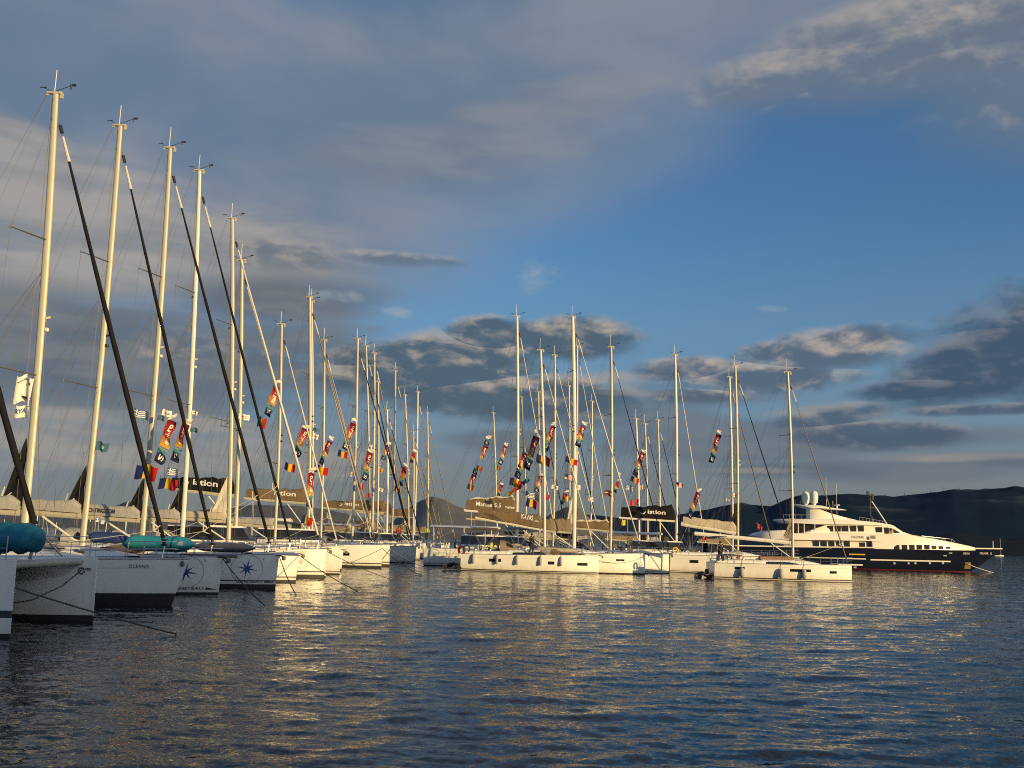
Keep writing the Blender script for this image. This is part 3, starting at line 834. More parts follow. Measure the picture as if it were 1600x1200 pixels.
def add_guardrail(root, hull, n=6, x0=-1.5, far=0):
    L = hull.L; wr = 0.008 + 0.003 * far
    for s in (-1, 1):
        b = MB(); pts = []
        for i in range(n + 1):
            x = x0 + (-L + 0.6 - x0) * i / n; t = -x / L
            p = Vector((x, s * (hull.hb(t) - 0.06), hull.sheer(t) - 0.02)); q = p + Vector((0, s * 0.02, 0.62))
            b.path([p, q], 0.014, n=5); pts.append(q)
        b.path(pts, wr, n=4, caps=False); b.path([p_ - Vector((0, 0, 0.3)) for p_ in pts], wr, n=4, caps=False)
        b.build('guardrail', STEEL, root)

def coachroof(root, hull, x0, x1, wf, h, mats=(WHITE,), zoff=0.0, win=True, name='coachroof'):
    b = MB(); n = 16; L = hull.L; rows = []
    def half(x): return hull.hb(-x / L) * wf
    for i in range(n + 1):
        f = i / n; x = x0 + (x1 - x0) * f
        k = min(1, f / 0.45) ** 0.7 if f < 0.45 else 1.0
        z0 = hull.sheer(-x / L) - 0.04 + zoff; hh = max(0.02, h * k); w = half(x) * (0.55 + 0.45 * min(1, f / 0.3))
        rows.append([(x, -w, z0), (x, -w * 0.96, z0 + hh * 0.6), (x, -w * 0.84, z0 + hh * 0.93), (x, -w * 0.45, z0 + hh * 1.06), (x, 0, z0 + hh * 1.10),
                     (x, w * 0.45, z0 + hh * 1.06), (x, w * 0.84, z0 + hh * 0.93), (x, w * 0.96, z0 + hh * 0.6), (x, w, z0)])
    b.grid(rows, flip=True); b.ring(rows[-1], flip=True); b.ring(rows[0])
    cr = b.build(name, list(mats), root)
    if win:
        for s in (0, 1):
            wn = MB(); r2 = []
            for i in range(n + 1):
                f = i / n
                if not 0.38 <= f <= 0.94: continue
                r = rows[i]; a, c = (Vector(r[0]), Vector(r[1])) if s == 0 else (Vector(r[8]), Vector(r[7]))
                sg = Vector((0, -0.006 if s == 0 else 0.006, 0)); g = (f - 0.38) / 0.56; tp = 0.25 + 0.62 * min(1, g * 2.2) * (1 if g < .9 else .8)
                r2.append([a.lerp(c, 0.2) + sg, a.lerp(c, max(0.26, tp)) + sg])
            wn.grid(r2, flip=(s == 0)); wn.build('cabin_window', GLASS, cr)
    return cr
def sprayhood(root, x, y, z, L, W, H, material, name='sprayhood'):
    b = MB(); rows = []
    for i in range(9):
        f = i / 8; k = math.sin(f * math.pi / 2) ** 0.7; xx = x - L * f
        rows.append([(xx, -W / 2 * (0.8 + 0.2 * f) * math.cos(math.pi * j / 10) + y, z + H * max(0.05, k) * math.sin(math.pi * j / 10) ** 0.6) for j in range(11)])
    b.grid(rows, flip=True)
    o = b.build(name, material, root)
    w = MB()
    for j0, j1 in ((1, 3), (4, 6), (7, 9)):
        r = [[Vector(rows[i][j]) + Vector((0.02, -0.012 if j < 5 else 0.012, 0.012)) for j in range(j0, j1 + 1)] for i in (2, 3, 4, 5)]
        w.grid(r, flip=True)
    w.build('clear_panel', GLASS, o)
    return o
def bimini(root, x0, x1, W, z, zdeck, material, name='bimini'):
    b = MB(); rows = []
    for i in range(9):
        f = i / 8; x = x0 + (x1 - x0) * f
        rows.append([(x, -W / 2 + W * j / 8, z + 0.16 * math.sin(math.pi * j / 8) + 0.05 * math.sin(f * math.pi) - (0.05 if j in (0, 8) else 0)) for j in range(9)])
    b.grid(rows, flip=True)
    b.grid([[Vector(p) - Vector((0, 0, 0.03)) for p in r] for r in rows])
    o = b.build(name, material, root)
    fr = MB(); xm = (x0 + x1) / 2
    for x in (x0, xm, x1):
        fr.path([(xm, -W / 2, zdeck), (x, -W / 2 * 0.98, z - 0.03), (x, 0, z + 0.12), (x, W / 2 * 0.98, z - 0.03), (xm, W / 2, zdeck)], 0.018, n=5)
    fr.build('bimini_frame', STEEL, o)
    return o

def plane_hit(d, P, nrm_):
    return CAM + d * ((Vector(P) - CAM).dot(nrm_) / d.dot(nrm_))

def place(o):
    """world position of the bow at the waterline, from its place in the photo"""
    if 'bow' in o: P = on_water(*o['bow'])
    else:
        px, d = o['bowd']; P = at_depth(px, 850, d); P.z = 0
    return P
def solve_mast(root, th, mast, zb):
    """mast foot distance aft of the bow and mast top, both in the boat's centre plane"""
    (tx, ty), bx = mast
    nrm_ = Vector((-math.sin(th), math.cos(th), 0)); P = root.location
    base = None; py = 850
    for _ in range(4):
        base = plane_hit(ray(bx, py), P, nrm_); py += (to_px((base.x, base.y, zb))[1] - py)
    top = plane_hit(ray(tx, ty), P, nrm_)
    Mi = Matrix.Rotation(-th, 3, 'Z')
    return -(Mi @ (base - P)).x, Mi @ (top - P)

def deck_gear(root, L, B, Fs, zc, far=0):
    """stern rail, lifebuoy, winches, rope coils and bags that clutter a charter boat's deck"""
    r = random.Random(int(root.location.y * 10))
    for s in (-1, 1):
        b = MB(); y0 = s * B * 0.44
        for zz in (0.35, 0.68): b.path([(-L + 1.6, y0, Fs + zz), (-L + 0.15, y0 * 0.95, Fs + zz), (-L + 0.08, y0 * 0.35, Fs + zz)], 0.016, n=5)
        for x, y in ((-L + 1.6, y0), (-L + 0.15, y0 * 0.95), (-L + 0.08, y0 * 0.35)): b.path([(x, y, Fs - 0.02), (x, y, Fs + 0.68)], 0.016, n=5)
        b.build('stern_rail', STEEL, root)
    lb = MB(); c = Vector((-L + 0.5, -B * 0.46, Fs + 0.45)); lb.path([c + Vector((0.26 * math.cos(R(-60) + R(300) * i / 12), 0, 0.28 * math.sin(R(-60) + R(300) * i / 12))) for i in range(13)], 0.08, n=8)
    lb.build('lifebuoy', r.choice([WHITEC, YELLOW, WHITEC, BLUEC]), root)
    for s in (-1, 1):
        for dxx in (1.6, 2.9):
            w = MB(); w.lathe((-L * 0.66 - dxx, s * B * 0.30, Fs + 0.33), [(0.10, 0), (0.075, 0.08), (0.10, 0.16), (0.05, 0.2)], n=8); w.build('winch', STEEL if far < 1 else BLACK, root)
    for k in range(2):
        cb = MB(); x = -L * (0.28 + 0.3 * r.random()); y = -B * (0.20 + 0.12 * r.random())
        if r.random() < 0.5:
            cb.path([(x, y, zc + 0.12), (x - 0.5, y, zc + 0.20), (x - 1.0 - r.random(), y + 0.05, zc + 0.14)], [0.12, 0.24, 0.13], n=8); cb.build('deck_bag', r.choice([BEIGEC, GREYC, BLUEC, BROWNC]), root)
        else:
            cb.torus((x, y, zc + 0.14), 0.16, 0.05, 14, 6, nx=(0.3, 0.2, 1)); cb.build('rope_coil', r.choice([ROPEW, ROPE]), root)
    tb = MB(); tb.box((-L * 0.80, 0, Fs + 0.62), (1.2, 0.75, 0.06), bev=0.02); tb.box((-L * 0.80, 0, Fs + 0.3), (0.2, 0.3, 0.6)); tb.build('cockpit_table', TEAK, root)
    if r.random() < 0.6:
        sp = MB(); sp.box((-L + 0.7, 0, Fs + 2.25), (1.0, B * 0.5, 0.05), bev=0.02); 
        so = sp.build('solar_panel', GLASS, root)
        a = MB()
        for s in (-1, 1): a.path([(-L + 0.3, s * B * 0.28, Fs), (-L + 0.4, s * B * 0.27, Fs + 2.2), (-L + 1.1, s * B * 0.25, Fs + 2.2)], 0.025, n=6)
        a.path([(-L + 0.4, -B * 0.27, Fs + 2.2), (-L + 0.4, B * 0.27, Fs + 2.2)], 0.025, n=6)
        a.build('stern_arch', STEEL, so)

def sloop(label, group, mast, L=13.5, B=4.2, Fb=1.6, Fs=1.35, th=0.0, **o):
    root = thing('sailing_yacht', label, 'sailboat', place(o), th, group)
    far = o.get('far', 0)
    h = Hull(L, B, Fb, Fs, rake=o.get('rake', 0.08))
    bands = o.get('bands', [(-0.05, 0.06, 2), (0.14, 0.19, 1)])
    smats = [WHITE, o.get('stripe', STRIPE), ANTIF]
    hull_o = h.mesh(bands).build('hull', smats, root, angle=50)
    h.deck_mesh().build('deck', DECK, root)
    for s in (-1, 1):
        tr = MB(); tr.path([(h.xx(t, h.sheer(t)), s * (h.hb(t) - 0.01), h.sheer(t) + 0.01) for t in [i / 20 for i in range(21)]], 0.028, n=6)
        tr.build('toe_rail', o.get('railmat', STEEL), root)
    J, top = solve_mast(root, th, mast, Fb + 0.3)
    o.setdefault('boom_l', min(L * 0.38, L - J - 1.5))
    cr = coachroof(root, h, -J + 2.6, -L * 0.66, 0.60, 0.46)
    mz = h.sheer(J / L) + 0.42
    # cockpit
    ck = MB(); xa, xb = -L * 0.66, -L + 0.25
    for s in (-1, 1):
        ck.box(((xa + xb) / 2, s * B * 0.30, Fs + 0.14), (xa - xb, 0.42, 0.38), bev=0.06)
    ck.box((xb + 0.2, 0, Fs + 0.06), (0.5, B * 0.55, 0.24), bev=0.05)
    ck.build('cockpit_coaming', WHITE, root)
    if not far or o.get('wheels'):
        for s in (-1, 1):
            wh = MB(); c_ = Vector((xb + 1.3, s * B * 0.2, Fs + 0.75)); wh.torus(c_, 0.42, 0.02, 18, 6)
            for k in range(3):
                a_ = k * math.pi / 3; wh.path([c_ + Vector((0, math.cos(a_), math.sin(a_))) * 0.42, c_ - Vector((0, math.cos(a_), math.sin(a_))) * 0.42], 0.012, n=4)
            wh.path([c_ + Vector((0.05, 0, 0)), (c_.x + 0.25, c_.y, Fs)], 0.09, n=8); wh.build('steering_wheel', BLACK, root)
    for (wx, wz, wl, wh_) in o.get('ports', ((-2.9, 0.95, 0.75, 0.17), (-5.6, 0.92, 0.7, 0.17), (-9.6, 0.9, 1.3, 0.17))):
        for s in (-1, 1):
            f = h.side(s, 0.006); b = MB()
            b.grid([[f(wx - wl / 2 + wl * i / 6, wz - wh_ / 2), f(wx - wl / 2 + wl * i / 6, wz + wh_ / 2)] for i in range(7)], flip=(s < 0))
            b.build('hull_window', GLASS, hull_o, smooth=False)
    if o.get('cove', True):
        b = MB()
        for s in (-1, 1):
            f = h.side(s, 0.005); b.grid([[f(-0.5 - (L - 1.5) * i / 24, h.sheer((0.5 + (L - 1.5) * i / 24) / L) * .80), f(-0.5 - (L - 1.5) * i / 24, h.sheer((0.5 + (L - 1.5) * i / 24) / L) * .80 + 0.018)] for i in range(25)])
        b.build('cove_line', GREYL, hull_o, smooth=False)
    add_pulpit(root, h); add_guardrail(root, h, 6, far=far)
    an = MB(); an.path([(0.30, 0, Fb - 0.10), (-0.35, 0, Fb + 0.06)], 0.035, n=6); an.box((0.33, 0, Fb - 0.18), (0.14, 0.34, 0.20), bev=0.03); an.box((0.1, 0, Fb + 0.02), (0.5, 0.16, 0.06))
    an.build('anchor', GREYR if rnd.random() < .6 else STEEL, root)
    if o.get('sprit'):
        sp = MB(); sp.box((o['sprit'] / 2 - 0.9, 0, Fb + 0.03), (o['sprit'] + 1.8, 0.34, 0.13), bev=0.03); sp.build('bowsprit', o.get('spritmat', WHITE), root)
    for x in (-1.5, -J + 1.2):
        hc = MB(); hc.box((x, 0, h.sheer(-x / L) + (0.07 if x > -2 else 0.36)), (0.55, 0.55, 0.05), bev=0.02)
        hc.build('deck_hatch', GLASS, root)
    hood = o.get('hood', 'taupe' if rnd.random() < .5 else 'grey')
    if hood: sprayhood(root, -L * 0.60, 0, Fs + 0.35, 1.5, B * 0.55, 0.95, BAG[hood])
    bim = o.get('bimini', hood)
    if bim: bimini(root, -L * 0.74, -L * 0.74 - 2.3, B * 0.62, Fs + 2.15, Fs + 0.3, BAG[bim])
    if o.get('platform', True):
        pf = MB(); pf.box((-L - 0.35, 0, 0.32), (0.7, B * 0.62, 0.08), bev=0.03); pf.build('swim_platform', TEAK, root)
    add_rig(root, J, top, mz, Fb, -0.05, -L, B / 2, o)
    deck_gear(root, L, B, Fs, Fs + 0.2, far=far)
    return root, h, hull_o

def catamaran(label, group, mast, L=13.6, B=7.2, Fb=1.95, th=0.0, **o):
    """bow is that of the hull nearer the camera; root in the middle between the bows"""
    P = place(o); W = 1.75; hy = (B - W) / 2
    nrm_ = Vector((-math.sin(th), math.cos(th), 0))
    root = thing('catamaran', label, 'catamaran', P + nrm_ * hy, th, group)
    h = Hull(L, W, Fb, Fb - 0.25, rake=o.get('rake', -0.05), full=0.42, kwl=0.62, aft=0.1)
    for s in (-1, 1):
        ho = h.mesh(o['bands2'] if s > 0 and 'bands2' in o else o.get('bands', [(-0.05, 0.10, 2), (0.2, 0.25, 1)]), y0=0.0).build('hull', [WHITE, STRIPE, ANTIF], root, angle=50); ho.location.y = s * hy
        d = h.deck_mesh().build('deck', DECK, root); d.location.y = s * hy
        for wx, wl in ((-3.2, 0.9), (-6.5, 1.6), (-9.8, 1.0)):
            f = h.side(s, 0.006); b = MB()
            b.grid([[f(wx - wl / 2 + wl * i / 5, 1.0), f(wx - wl / 2 + wl * i / 5, 1.28)] for i in range(6)], flip=(s < 0)); b.build('hull_window', GLASS, ho, smooth=False)
    J, top = solve_mast(root, th, mast, Fb + 0.4) if mast else (7.1, Vector((-7.5, 0, 20.5)))
    zd = Fb - 0.05
    bd = MB(); bd.box((-L * 0.62, 0, 1.25), (L * 0.62, B - 1.2, 0.75), bev=0.1); bd.build('bridge_deck', WHITE, root)
    fd = MB(); fd.box((-L * 0.40, 0, zd), (1.6, B - 1.6, 0.10), bev=0.03); fd.build('foredeck', DECK, root)
    bx_ = o.get('beam_x', -0.9); cb = MB(); cb.path([(bx_, -hy, Fb - 0.15), (bx_, hy, Fb - 0.15)], 0.11, n=10)
    cb.build('crossbeam', MAST, root)
    sk = MB()
    for s in (-1, 1): sk.path([(-0.9, s * hy * 0.8, Fb), (-0.75, 0, Fb + 0.75)], 0.03, n=6)
    sk.path([(-0.9, 0, Fb - 0.05), (-0.75, 0, Fb + 0.75)], 0.05, n=7); sk.build('striker_frame', STEEL, root)
    if o.get('flange'):
        fl = MB(); rows = []
        for i in range(15):
            x = -0.42 - 7.0 * i / 14; k = min(1, i / 3.0) ** 0.7; yi = hy - h.hb(-x / L) + 0.05; sh_ = h.sheer(-x / L)
            rows.append([(x, yi, sh_ - 0.02), (x, yi - 0.62 * k - 0.02, sh_ - 0.05), (x, yi - 0.66 * k - 0.03, sh_ - 0.16), (x, yi - 0.55 * k - 0.02, sh_ - 0.24), (x, yi, sh_ - 0.50 - 0.2 * k)])
        fl.grid(rows); fl.ring(rows[0]); fl.build('deck_flange', WHITE, root)
    tr = MB(); tr.grid([[(-1.0 - 3.4 * i / 8, -hy + 0.5 + (2 * hy - 1.0) * j / 8, Fb - 0.12 - 0.08 * math.sin(math.pi * i / 8) * math.sin(math.pi * j / 8)) for j in range(9)] for i in range(9)])
    tr.build('trampoline', GREYR, root)
    # cabin with wrap-round windows and hard top
    x0, x1 = -J + 0.9, -L + 3.6; cw = B * 0.36; zt = zd + 1.25
    def section(grow, z): return [(x0 + 0.5 * grow - 0.9, -cw * 0.6, z), (x0 + 0.5 * grow, -cw * 0.25, z), (x0 + 0.5 * grow, cw * 0.25, z), (x0 + 0.5 * grow - 0.9, cw * 0.6, z), (x0 - 2.2, cw, z), (x1, cw, z), (x1, -cw, z), (x0 - 2.2, -cw, z)]
    def sec(k, z):
        return [((p[0]) - (0.9 * k if p[0] > x0 - 1.2 else 0), p[1] * (1 - 0.08 * k), z) for p in section(1, z)]
    c = MB(); c.grid([sec(0, zd - 0.1), sec(0.15, zd + 0.28)], close=True); c.grid([sec(0.85, zt - 0.12), sec(1, zt)], close=True, mi=0); c.ring(sec(1, zt))
    cab = c.build('cabin', WHITE, root)
    g = MB(); g.grid([sec(0.17, zd + 0.28), sec(0.83, zt - 0.12)], close=True); g.build('cabin_window', GLASS, cab)
    ht = MB(); zh = zt + 0.75; rows = []
    xa, xb = x0 - 2.6, -L + 0.4
    for i in range(13):
        f = i / 12; x = xa + (xb - xa) * f; k = min(1, f / 0.15) ** 0.5 if f > 0 else 0.35; k = min(k, (0.85 + 0.15 * min(1, (1 - f) / 0.1)))
        w = B * 0.37 * max(.4, k)
        rows.append([(x, -w, zh - 0.06), (x, -w * 0.9, zh + 0.05), (x, -w * 0.4, zh + 0.15), (x, 0, zh + 0.17), (x, w * 0.4, zh + 0.15), (x, w * 0.9, zh + 0.05), (x, w, zh - 0.06), (x, w * .9, zh - 0.12), (x, -w * .9, zh - 0.12)])
    ht.grid(rows, close=True, flip=True); ht.ring(rows[0]); ht.ring(rows[-1], flip=True)
    hto = ht.build('hard_top', WHITE, root)
    ps = MB()
    for x in (xa - 0.8, (xa + xb) / 2, xb + 0.5):
        for s in (-1, 1):
            ps = MB(); ps.path([(x, s * B * 0.33, zd), (x - 0.1, s * B * 0.33, zh - 0.05)], 0.04, n=7); ps.build('top_post', WHITE, hto)
    pass
    ws = MB(); ws.box((x0 - 2.0, 0, zt + 0.25), (0.06, B * 0.5, 0.5)); ws.build('windscreen', GLASS, hto)
    for s in (-1, 1):
        rl = MB(); pts = []
        for i in range(7):
            x = -0.3 - (L * 0.8) * i / 6; p = Vector((x, s * (hy + h.hb(-x / L) - 0.06), h.sheer(-x / L) - 0.02)); q = p + Vector((0, 0, 0.62)); rl.path([p, q], 0.014, n=5); pts.append(q)
        rl.path(pts, 0.009, n=4, caps=False); rl.path([p - Vector((0, 0, 0.3)) for p in pts], 0.009, n=4, caps=False)
        rl.build('guardrail', STEEL, root)
    o['cat'] = True; o.setdefault('boom_z', zh + 0.75); o.setdefault('boom_l', 6.2); o.setdefault('rise', 0.1); o.setdefault('boom_r', 0.15)
    add_rig(root, J, top, zt - 0.2, Fb + 0.15, o.get('stay_x', -0.75), -L, B / 2, o)
    deck_gear(root, L, B, Fb - 0.2, zd + 0.1, far=o.get('far', 0))
    return root, h
# ------------------------------------------------------------------ boats of the row on the left
GL, GR = 'yachts moored in the row on the left', 'yachts moored in the right-hand group'
DK = [(-0.05, 0.42, 2), (0.42, 0.421, 2)]
# nearest: a catamaran whose bows only reach into the frame
catN, hN = catamaran('nearest boat, large white catamaran cut by the left frame edge, teal bag on its foredeck', GL, None, bow=(15, 998), L=14.0, B=6.6, Fb=1.92,
          bands=[(-0.05, 0.12, 2), (0.50, 0.68, 1)], bands2=[(-0.05, 0.20, 2)], jib='black', jr=0.155, boom_l=6.4, spr=2, clew=0.30, clew_size=0.7, flange=True, stay_x=-0.38, beam_x=-0.5)
f = hN.side(-1, 0.03)
def inner(x, z): p = f(x, z); return (p[0], p[1] + (6.6 - 1.75) / 2, p[2])
m = MB(); m.path([inner(-0.42, 1.52), inner(-0.9, 1.05), inner(-1.7, 0.62), inner(-2.6, 0.45), inner(-3.6, 0.42)], 0.014, n=5); m.build('bridle', ROPE, catN)
m = MB(); m.torus(inner(-0.42, 1.50), 0.09, 0.022, 14, 6, nx=(0, 1, 0)); m.box(inner(-0.30, 1.56), (0.30, 0.05, 0.06), bev=0.02); m.build('bow_eye', STEEL, catN)
A, hA, hullA = sloop('shaded white sloop with black waterline paint and raked bow beside the nearest catamaran', GL, ((87, 147), 35), bow=(267, 946), L=15.3, B=4.7, Fb=1.72, Fs=1.45, rake=0.55,
          bands=[(-0.05, 0.44, 2), (0.44, 0.445, 2)], jib='black', jr=0.15, mr=0.165, boom_z=3.25, bag='grey', bag_h=0.55, boom_l=6.0, hood='blue', bimini='blue', peak=2.6, spr=2, ports=((-6.5, 1.0, 0.8, 0.16), (-10, 1, 1.2, .16)), clew=0.05)
text_on('OCEANIS', hA.side(-1, 0.012), -1.35, 1.36, 0.13, 'lettering', LETD, hullA, width=0.62)
B_, hB, hullB = sloop('shaded white sloop with blue star half hidden by the raked-bow sloop', GL, ((188, 197), 128), bow=(341, 929), L=15.0, B=4.6, Fb=1.66, Fs=1.4,
          bands=[(-0.05, 0.10, 2), (0.30, 0.301, 0)], jib='black', jr=0.135, mr=0.15, boom_z=3.3, bag='grey', bag_h=0.62, boom_l=5.6, hood='grey', peak=2.0, ports=((-6.5, 1.0, 0.8, 0.16),), sprit=0.7, spritmat=GREYR, clew=0.05, cove=False)
C_, hC, hullC = sloop('shaded white sloop with whole blue star on its bow and white bowsprit', GL, ((266, 232), 221), bow=(430, 920), L=15.0, B=4.6, Fb=1.70, Fs=1.45,
          bands=[(-0.05, 0.22, 2), (0.36, 0.42, 1)], jib='black', jr=0.135, mr=0.15, boom_z=3.2, bag='grey', bag_h=0.60, bag_h1=0.5, boom_l=5.6, rise=0.2,
          bagtext=[('NAVIGARE YACHTING.COM', 1.5, 0.16, 0.21, LETD, 2.75)], hood='grey', peak=1.9, ports=((-6.5, 1.0, 0.8, 0.16),), sprit=1.05, clew=0.13, cove=False)
D_, hD, hullD = sloop('sunlit white sloop at the shadow edge, part of a blue star on its bow', GL, ((312, 267), 284), bow=(462, 910), L=15.0, B=4.5, Fb=1.68, Fs=1.4,
          bands=[(-0.05, 0.14, 2), (0.26, 0.33, 1)], jib='black', jr=0.125, mr=0.145, boom_z=3.3, bag='grey', bag_h=0.6, boom_l=5.6, hood='grey', peak=1.9, ports=((-6.5, 1.0, 0.8, 0.16),), sprit=0.5, clew=0.16, cove=False)
for hh, hu, tx in ((hB, hullB, 0.08), (hC, hullC, 0.42), (hD, hullD, 0.12)):
    f = hh.side(-1, 0.012)
    star_on(f, -1.30, 0.98, 0.50, 'star_emblem', BLUEL, hu, 8, ring=0.72, ringmat=GREYL)
    if hh is not hD:
        zt = 0.21 if hh is hB else 0.30
        text_on('BENETEAU', f, -1.75, zt, 0.12, 'lettering', LETD, hu, width=1.15, bold=0.01)
        b = MB(); b.grid([[f(-0.5 + 0.42 * i / 4, zt), f(-0.5 + 0.42 * i / 4, zt + 0.11 * (1 - i / 5))] for i in range(5)]); b.build('hull_stripe', LETD, hu, smooth=False)
    text_on('3' if hh is hB else '2', f, -0.62, 1.42, 0.12, 'hull_number', LETD, hu)
E_, hE, hullE = sloop('sunlit white sloop with a faint round emblem on its bow', GL, ((363, 342), 357), bow=(506, 904), L=15.0, B=4.7, Fb=1.86, Fs=1.5,
          bands=[(-0.05, 0.24, 2), (0.38, 0.47, 1)], jib='cream', jr=0.12, mr=0.15, boom_z=3.4, bag='beige', bag_h=0.5, boom_l=5.4, hood='grey', bimini='white', peak=2.6, peakmat='cream', peak_foot=1.1, ports=((-6.5, 1.0, 0.8, 0.16),), clew=0.0, cove=False)
f = hE.side(-1, 0.012); star_on(f, -1.35, 1.05, 0.34, 'round_emblem', GREYL, hullE, 12, ring=0.42, ringmat=GREYL)
F_, hF = catamaran('white catamaran with a black lettered sail bag in the left row', GL, ((378, 407), 367), bowd=(512, 63.5), L=14.2, B=7.0, jib='cream', jr=0.11, mr=0.15,
          boom_z=5.2, boom_l=4.4, rise=0.35, bag='black', bag_h=1.15, bag_h1=0.7, crescent=(1.0, 0.48, 0.24), bagtext=[('istion', 1.5, 0.36, 0.40, LETW, 1.7)], clew=0.0)
G_, hG, _ = sloop('sunlit white sloop with the slim mast left of the thick mast pair', GL, ((440, 507), 429), bow=(533, 893), L=12.8, B=4.1, Fb=1.62, Fs=1.35,
          bands=[(-0.05, 0.22, 2), (0.3, 0.301, 0)], jib='cream', jr=0.10, mr=0.125, boom_z=3.2, bag='grey', boom_l=4.4, hood='black', bimini='black', ports=((-6.5, 1.0, 0.8, 0.16),), clew=0.14, far=0.5)
H_, hH = catamaran('sunlit white catamaran with brown sail bag and high bows ending the bright left hulls', GL, ((484, 464), 481), bow=(596, 888), L=14.6, B=7.4, Fb=1.98,
          bands=[(-0.05, 0.20, 2), (0.34, 0.43, 1)], jib='taupe', jr=0.12, mr=0.17, boom_z=5.5, boom_l=5.6, rise=0.3, bag='brown', bag_h=1.25, bag_h1=0.75, bagtext=[('istion', 2.5, 0.42, 0.42, LETW, 2.0)], far=0.6, clew=0.08)
sloop('hidden white sloop, its mast touching the thick mast of the front brown-bag catamaran', GL, ((487, 470), 487), bowd=(588, 95.0), L=13.5, B=4.2, jib='grey', jr=0.1, mr=0.13, far=0.8, boom_l=4.6, bag='grey', hood=None, clew=0)
sloop('white sloop with thin stays, its mast just right of the thick mast pair', GL, ((507, 531), 501), bowd=(592, 100.0), L=13.0, B=4.2, jib='grey', jr=0.10, mr=0.13, far=0.8, bag='grey', boom_l=4.6, hood=None, clew=0)
sloop('white sloop with black furled headsail, tall mast beyond the brown sail bags', GL, ((559, 529), 550), bowd=(650, 105.0), L=14.2, B=4.4, Fb=1.8, jib='black', jr=0.12, mr=0.145, far=0.8, bag='taupe', hood='taupe', boom_l=4.8, peak=1.8, peakmat='cream', clew=0.1)
I_, hI = catamaran('shaded white catamaran with sunlit lower bows beyond the bright left hulls', GL, ((585, 552), 581), bow=(649, 877), L=14.6, B=7.4, Fb=1.98, jib='taupe', jr=0.12, mr=0.15, boom_z=5.6, boom_l=5.8, rise=0.3,
          bag='brown', bag_h=1.3, bag_h1=0.7, crescent=(2.0, 0.5, 0.24), bagtext=[('istion', 2.5, 0.4, 0.36, LETW, 1.7)], far=0.9, clew=0.1)
FARL = [  # mast top, mast foot px, bow px, distance, headsail, catamaran?
    ((572, 540), 578, 645, 119.0, 'black', 'left-leaning mast just left of the second brown-bag mast', 0),
    ((591, 597), 589, 655, 124.0, None, 'short mast just right of the second brown-bag mast', 0),
    ((605, 640), 604, 668, 128.0, 'black', 'lowest mast of the far left cluster and a brown bag', 1),
    ((618, 579), 612, 690, 138.5, 'taupe', 'tallest mast of the far left cluster and a brown bag', 1),
    ((633, 617), 639, 688, 147.0, None, 'left-leaning mast in the far left cluster', 0),
    ((646, 674), 645, 694, 152.0, 'taupe', 'short mast hidden left of another in the far left cluster', 0),
    ((653, 612), 647, 700, 157.0, 'taupe', 'second-last mast of the left cluster and a brown bag', 1),
    ((668, 645), 668, 716, 168.0, 'taupe', 'last mast of the left row before the open gap', 0),
]
for i, (tp, bx, bw, d, jb, ds, ct) in enumerate(FARL):
    if ct:
        catamaran('far white catamaran with ' + ds, GL, (tp, bx), bowd=(bw, d), L=13.4, B=7.0, jib=jb, jr=0.12, mr=0.15, far=1.2, boom_z=5.9, boom_l=5.6, rise=0.2, bag='brown', bag_h=1.5, bag_h1=0.9, clew=0)
    else:
        sloop('far white sloop with ' + ds, GL, (tp, bx), bowd=(bw, d), L=13.0, B=4.2, jib=jb, jr=0.12, mr=0.14, far=1.2, bag=('brown', 'taupe', 'brown')[i % 3], boom_l=4.6, boom_z=3.6, bag_h=1.0, hood=('taupe', None)[i % 2], clew=0.1 if i % 2 else 0, spr=2)

# ------------------------------------------------------------------ boats of the group on the right
K1, hK, hullK = sloop('sunlit white sloop lying broadside with five fenders and a lettered brown sail bag', GR, ((845, 547), 851), bow=(935, 897), L=12.2, B=4.1, Fb=1.66, Fs=1.45, rake=0.0,
          bands=[(-0.05, 0.06, 2), (0.10, 0.19, 1)], jib='cream', jr=0.085, mr=0.125, boom_z=3.75, boom_l=6.0, rise=0.9, bag='brown', bag_h=1.25, bag_h1=0.75, bagtext=[('KAVAS', 3.9, 0.55, 0.42, LETW, 1.05), ('.com', 5.05, 0.5, 0.16, LETW, 0.4)], bagstripes=(0.5, 0.75, 1.0, 1.25),
          hood='taupe', bimini='brown', ports=((-9.2, 0.98, 1.05, 0.27), (-4.3, 0.88, 0.58, 0.27), (-1.5, 0.83, 0.95, 0.25)), wheels=True, clew=0, boommat=MASTW)
for s in (-1, 1):
    cw = MB(); f_ = [( -1.6 - 6.2 * i / 16) for i in range(17)]
    cw.grid([[(x, s * (hK.hb(-x / 12.2) * 0.6 + 0.02 + 0.0), hK.sheer(-x / 12.2) + 0.05 + 0 * i), (x, s * (hK.hb(-x / 12.2) * 0.6 + 0.0), hK.sheer(-x / 12.2) + 0.06 + 0.22 * math.sin(math.pi * i / 16))] for i, x in enumerate(f_)], flip=(s < 0))
    cw.build('saloon_window', GLASS, K1)
dg = MB(); dg.path([(-1.9, -0.5, 1.95), (-5.4, -0.75, 1.98), (-5.6, -0.75, 1.98)], [0.16, 0.34, 0.2], n=10); dg.build('rolled_dinghy', BEIGEC, K1)
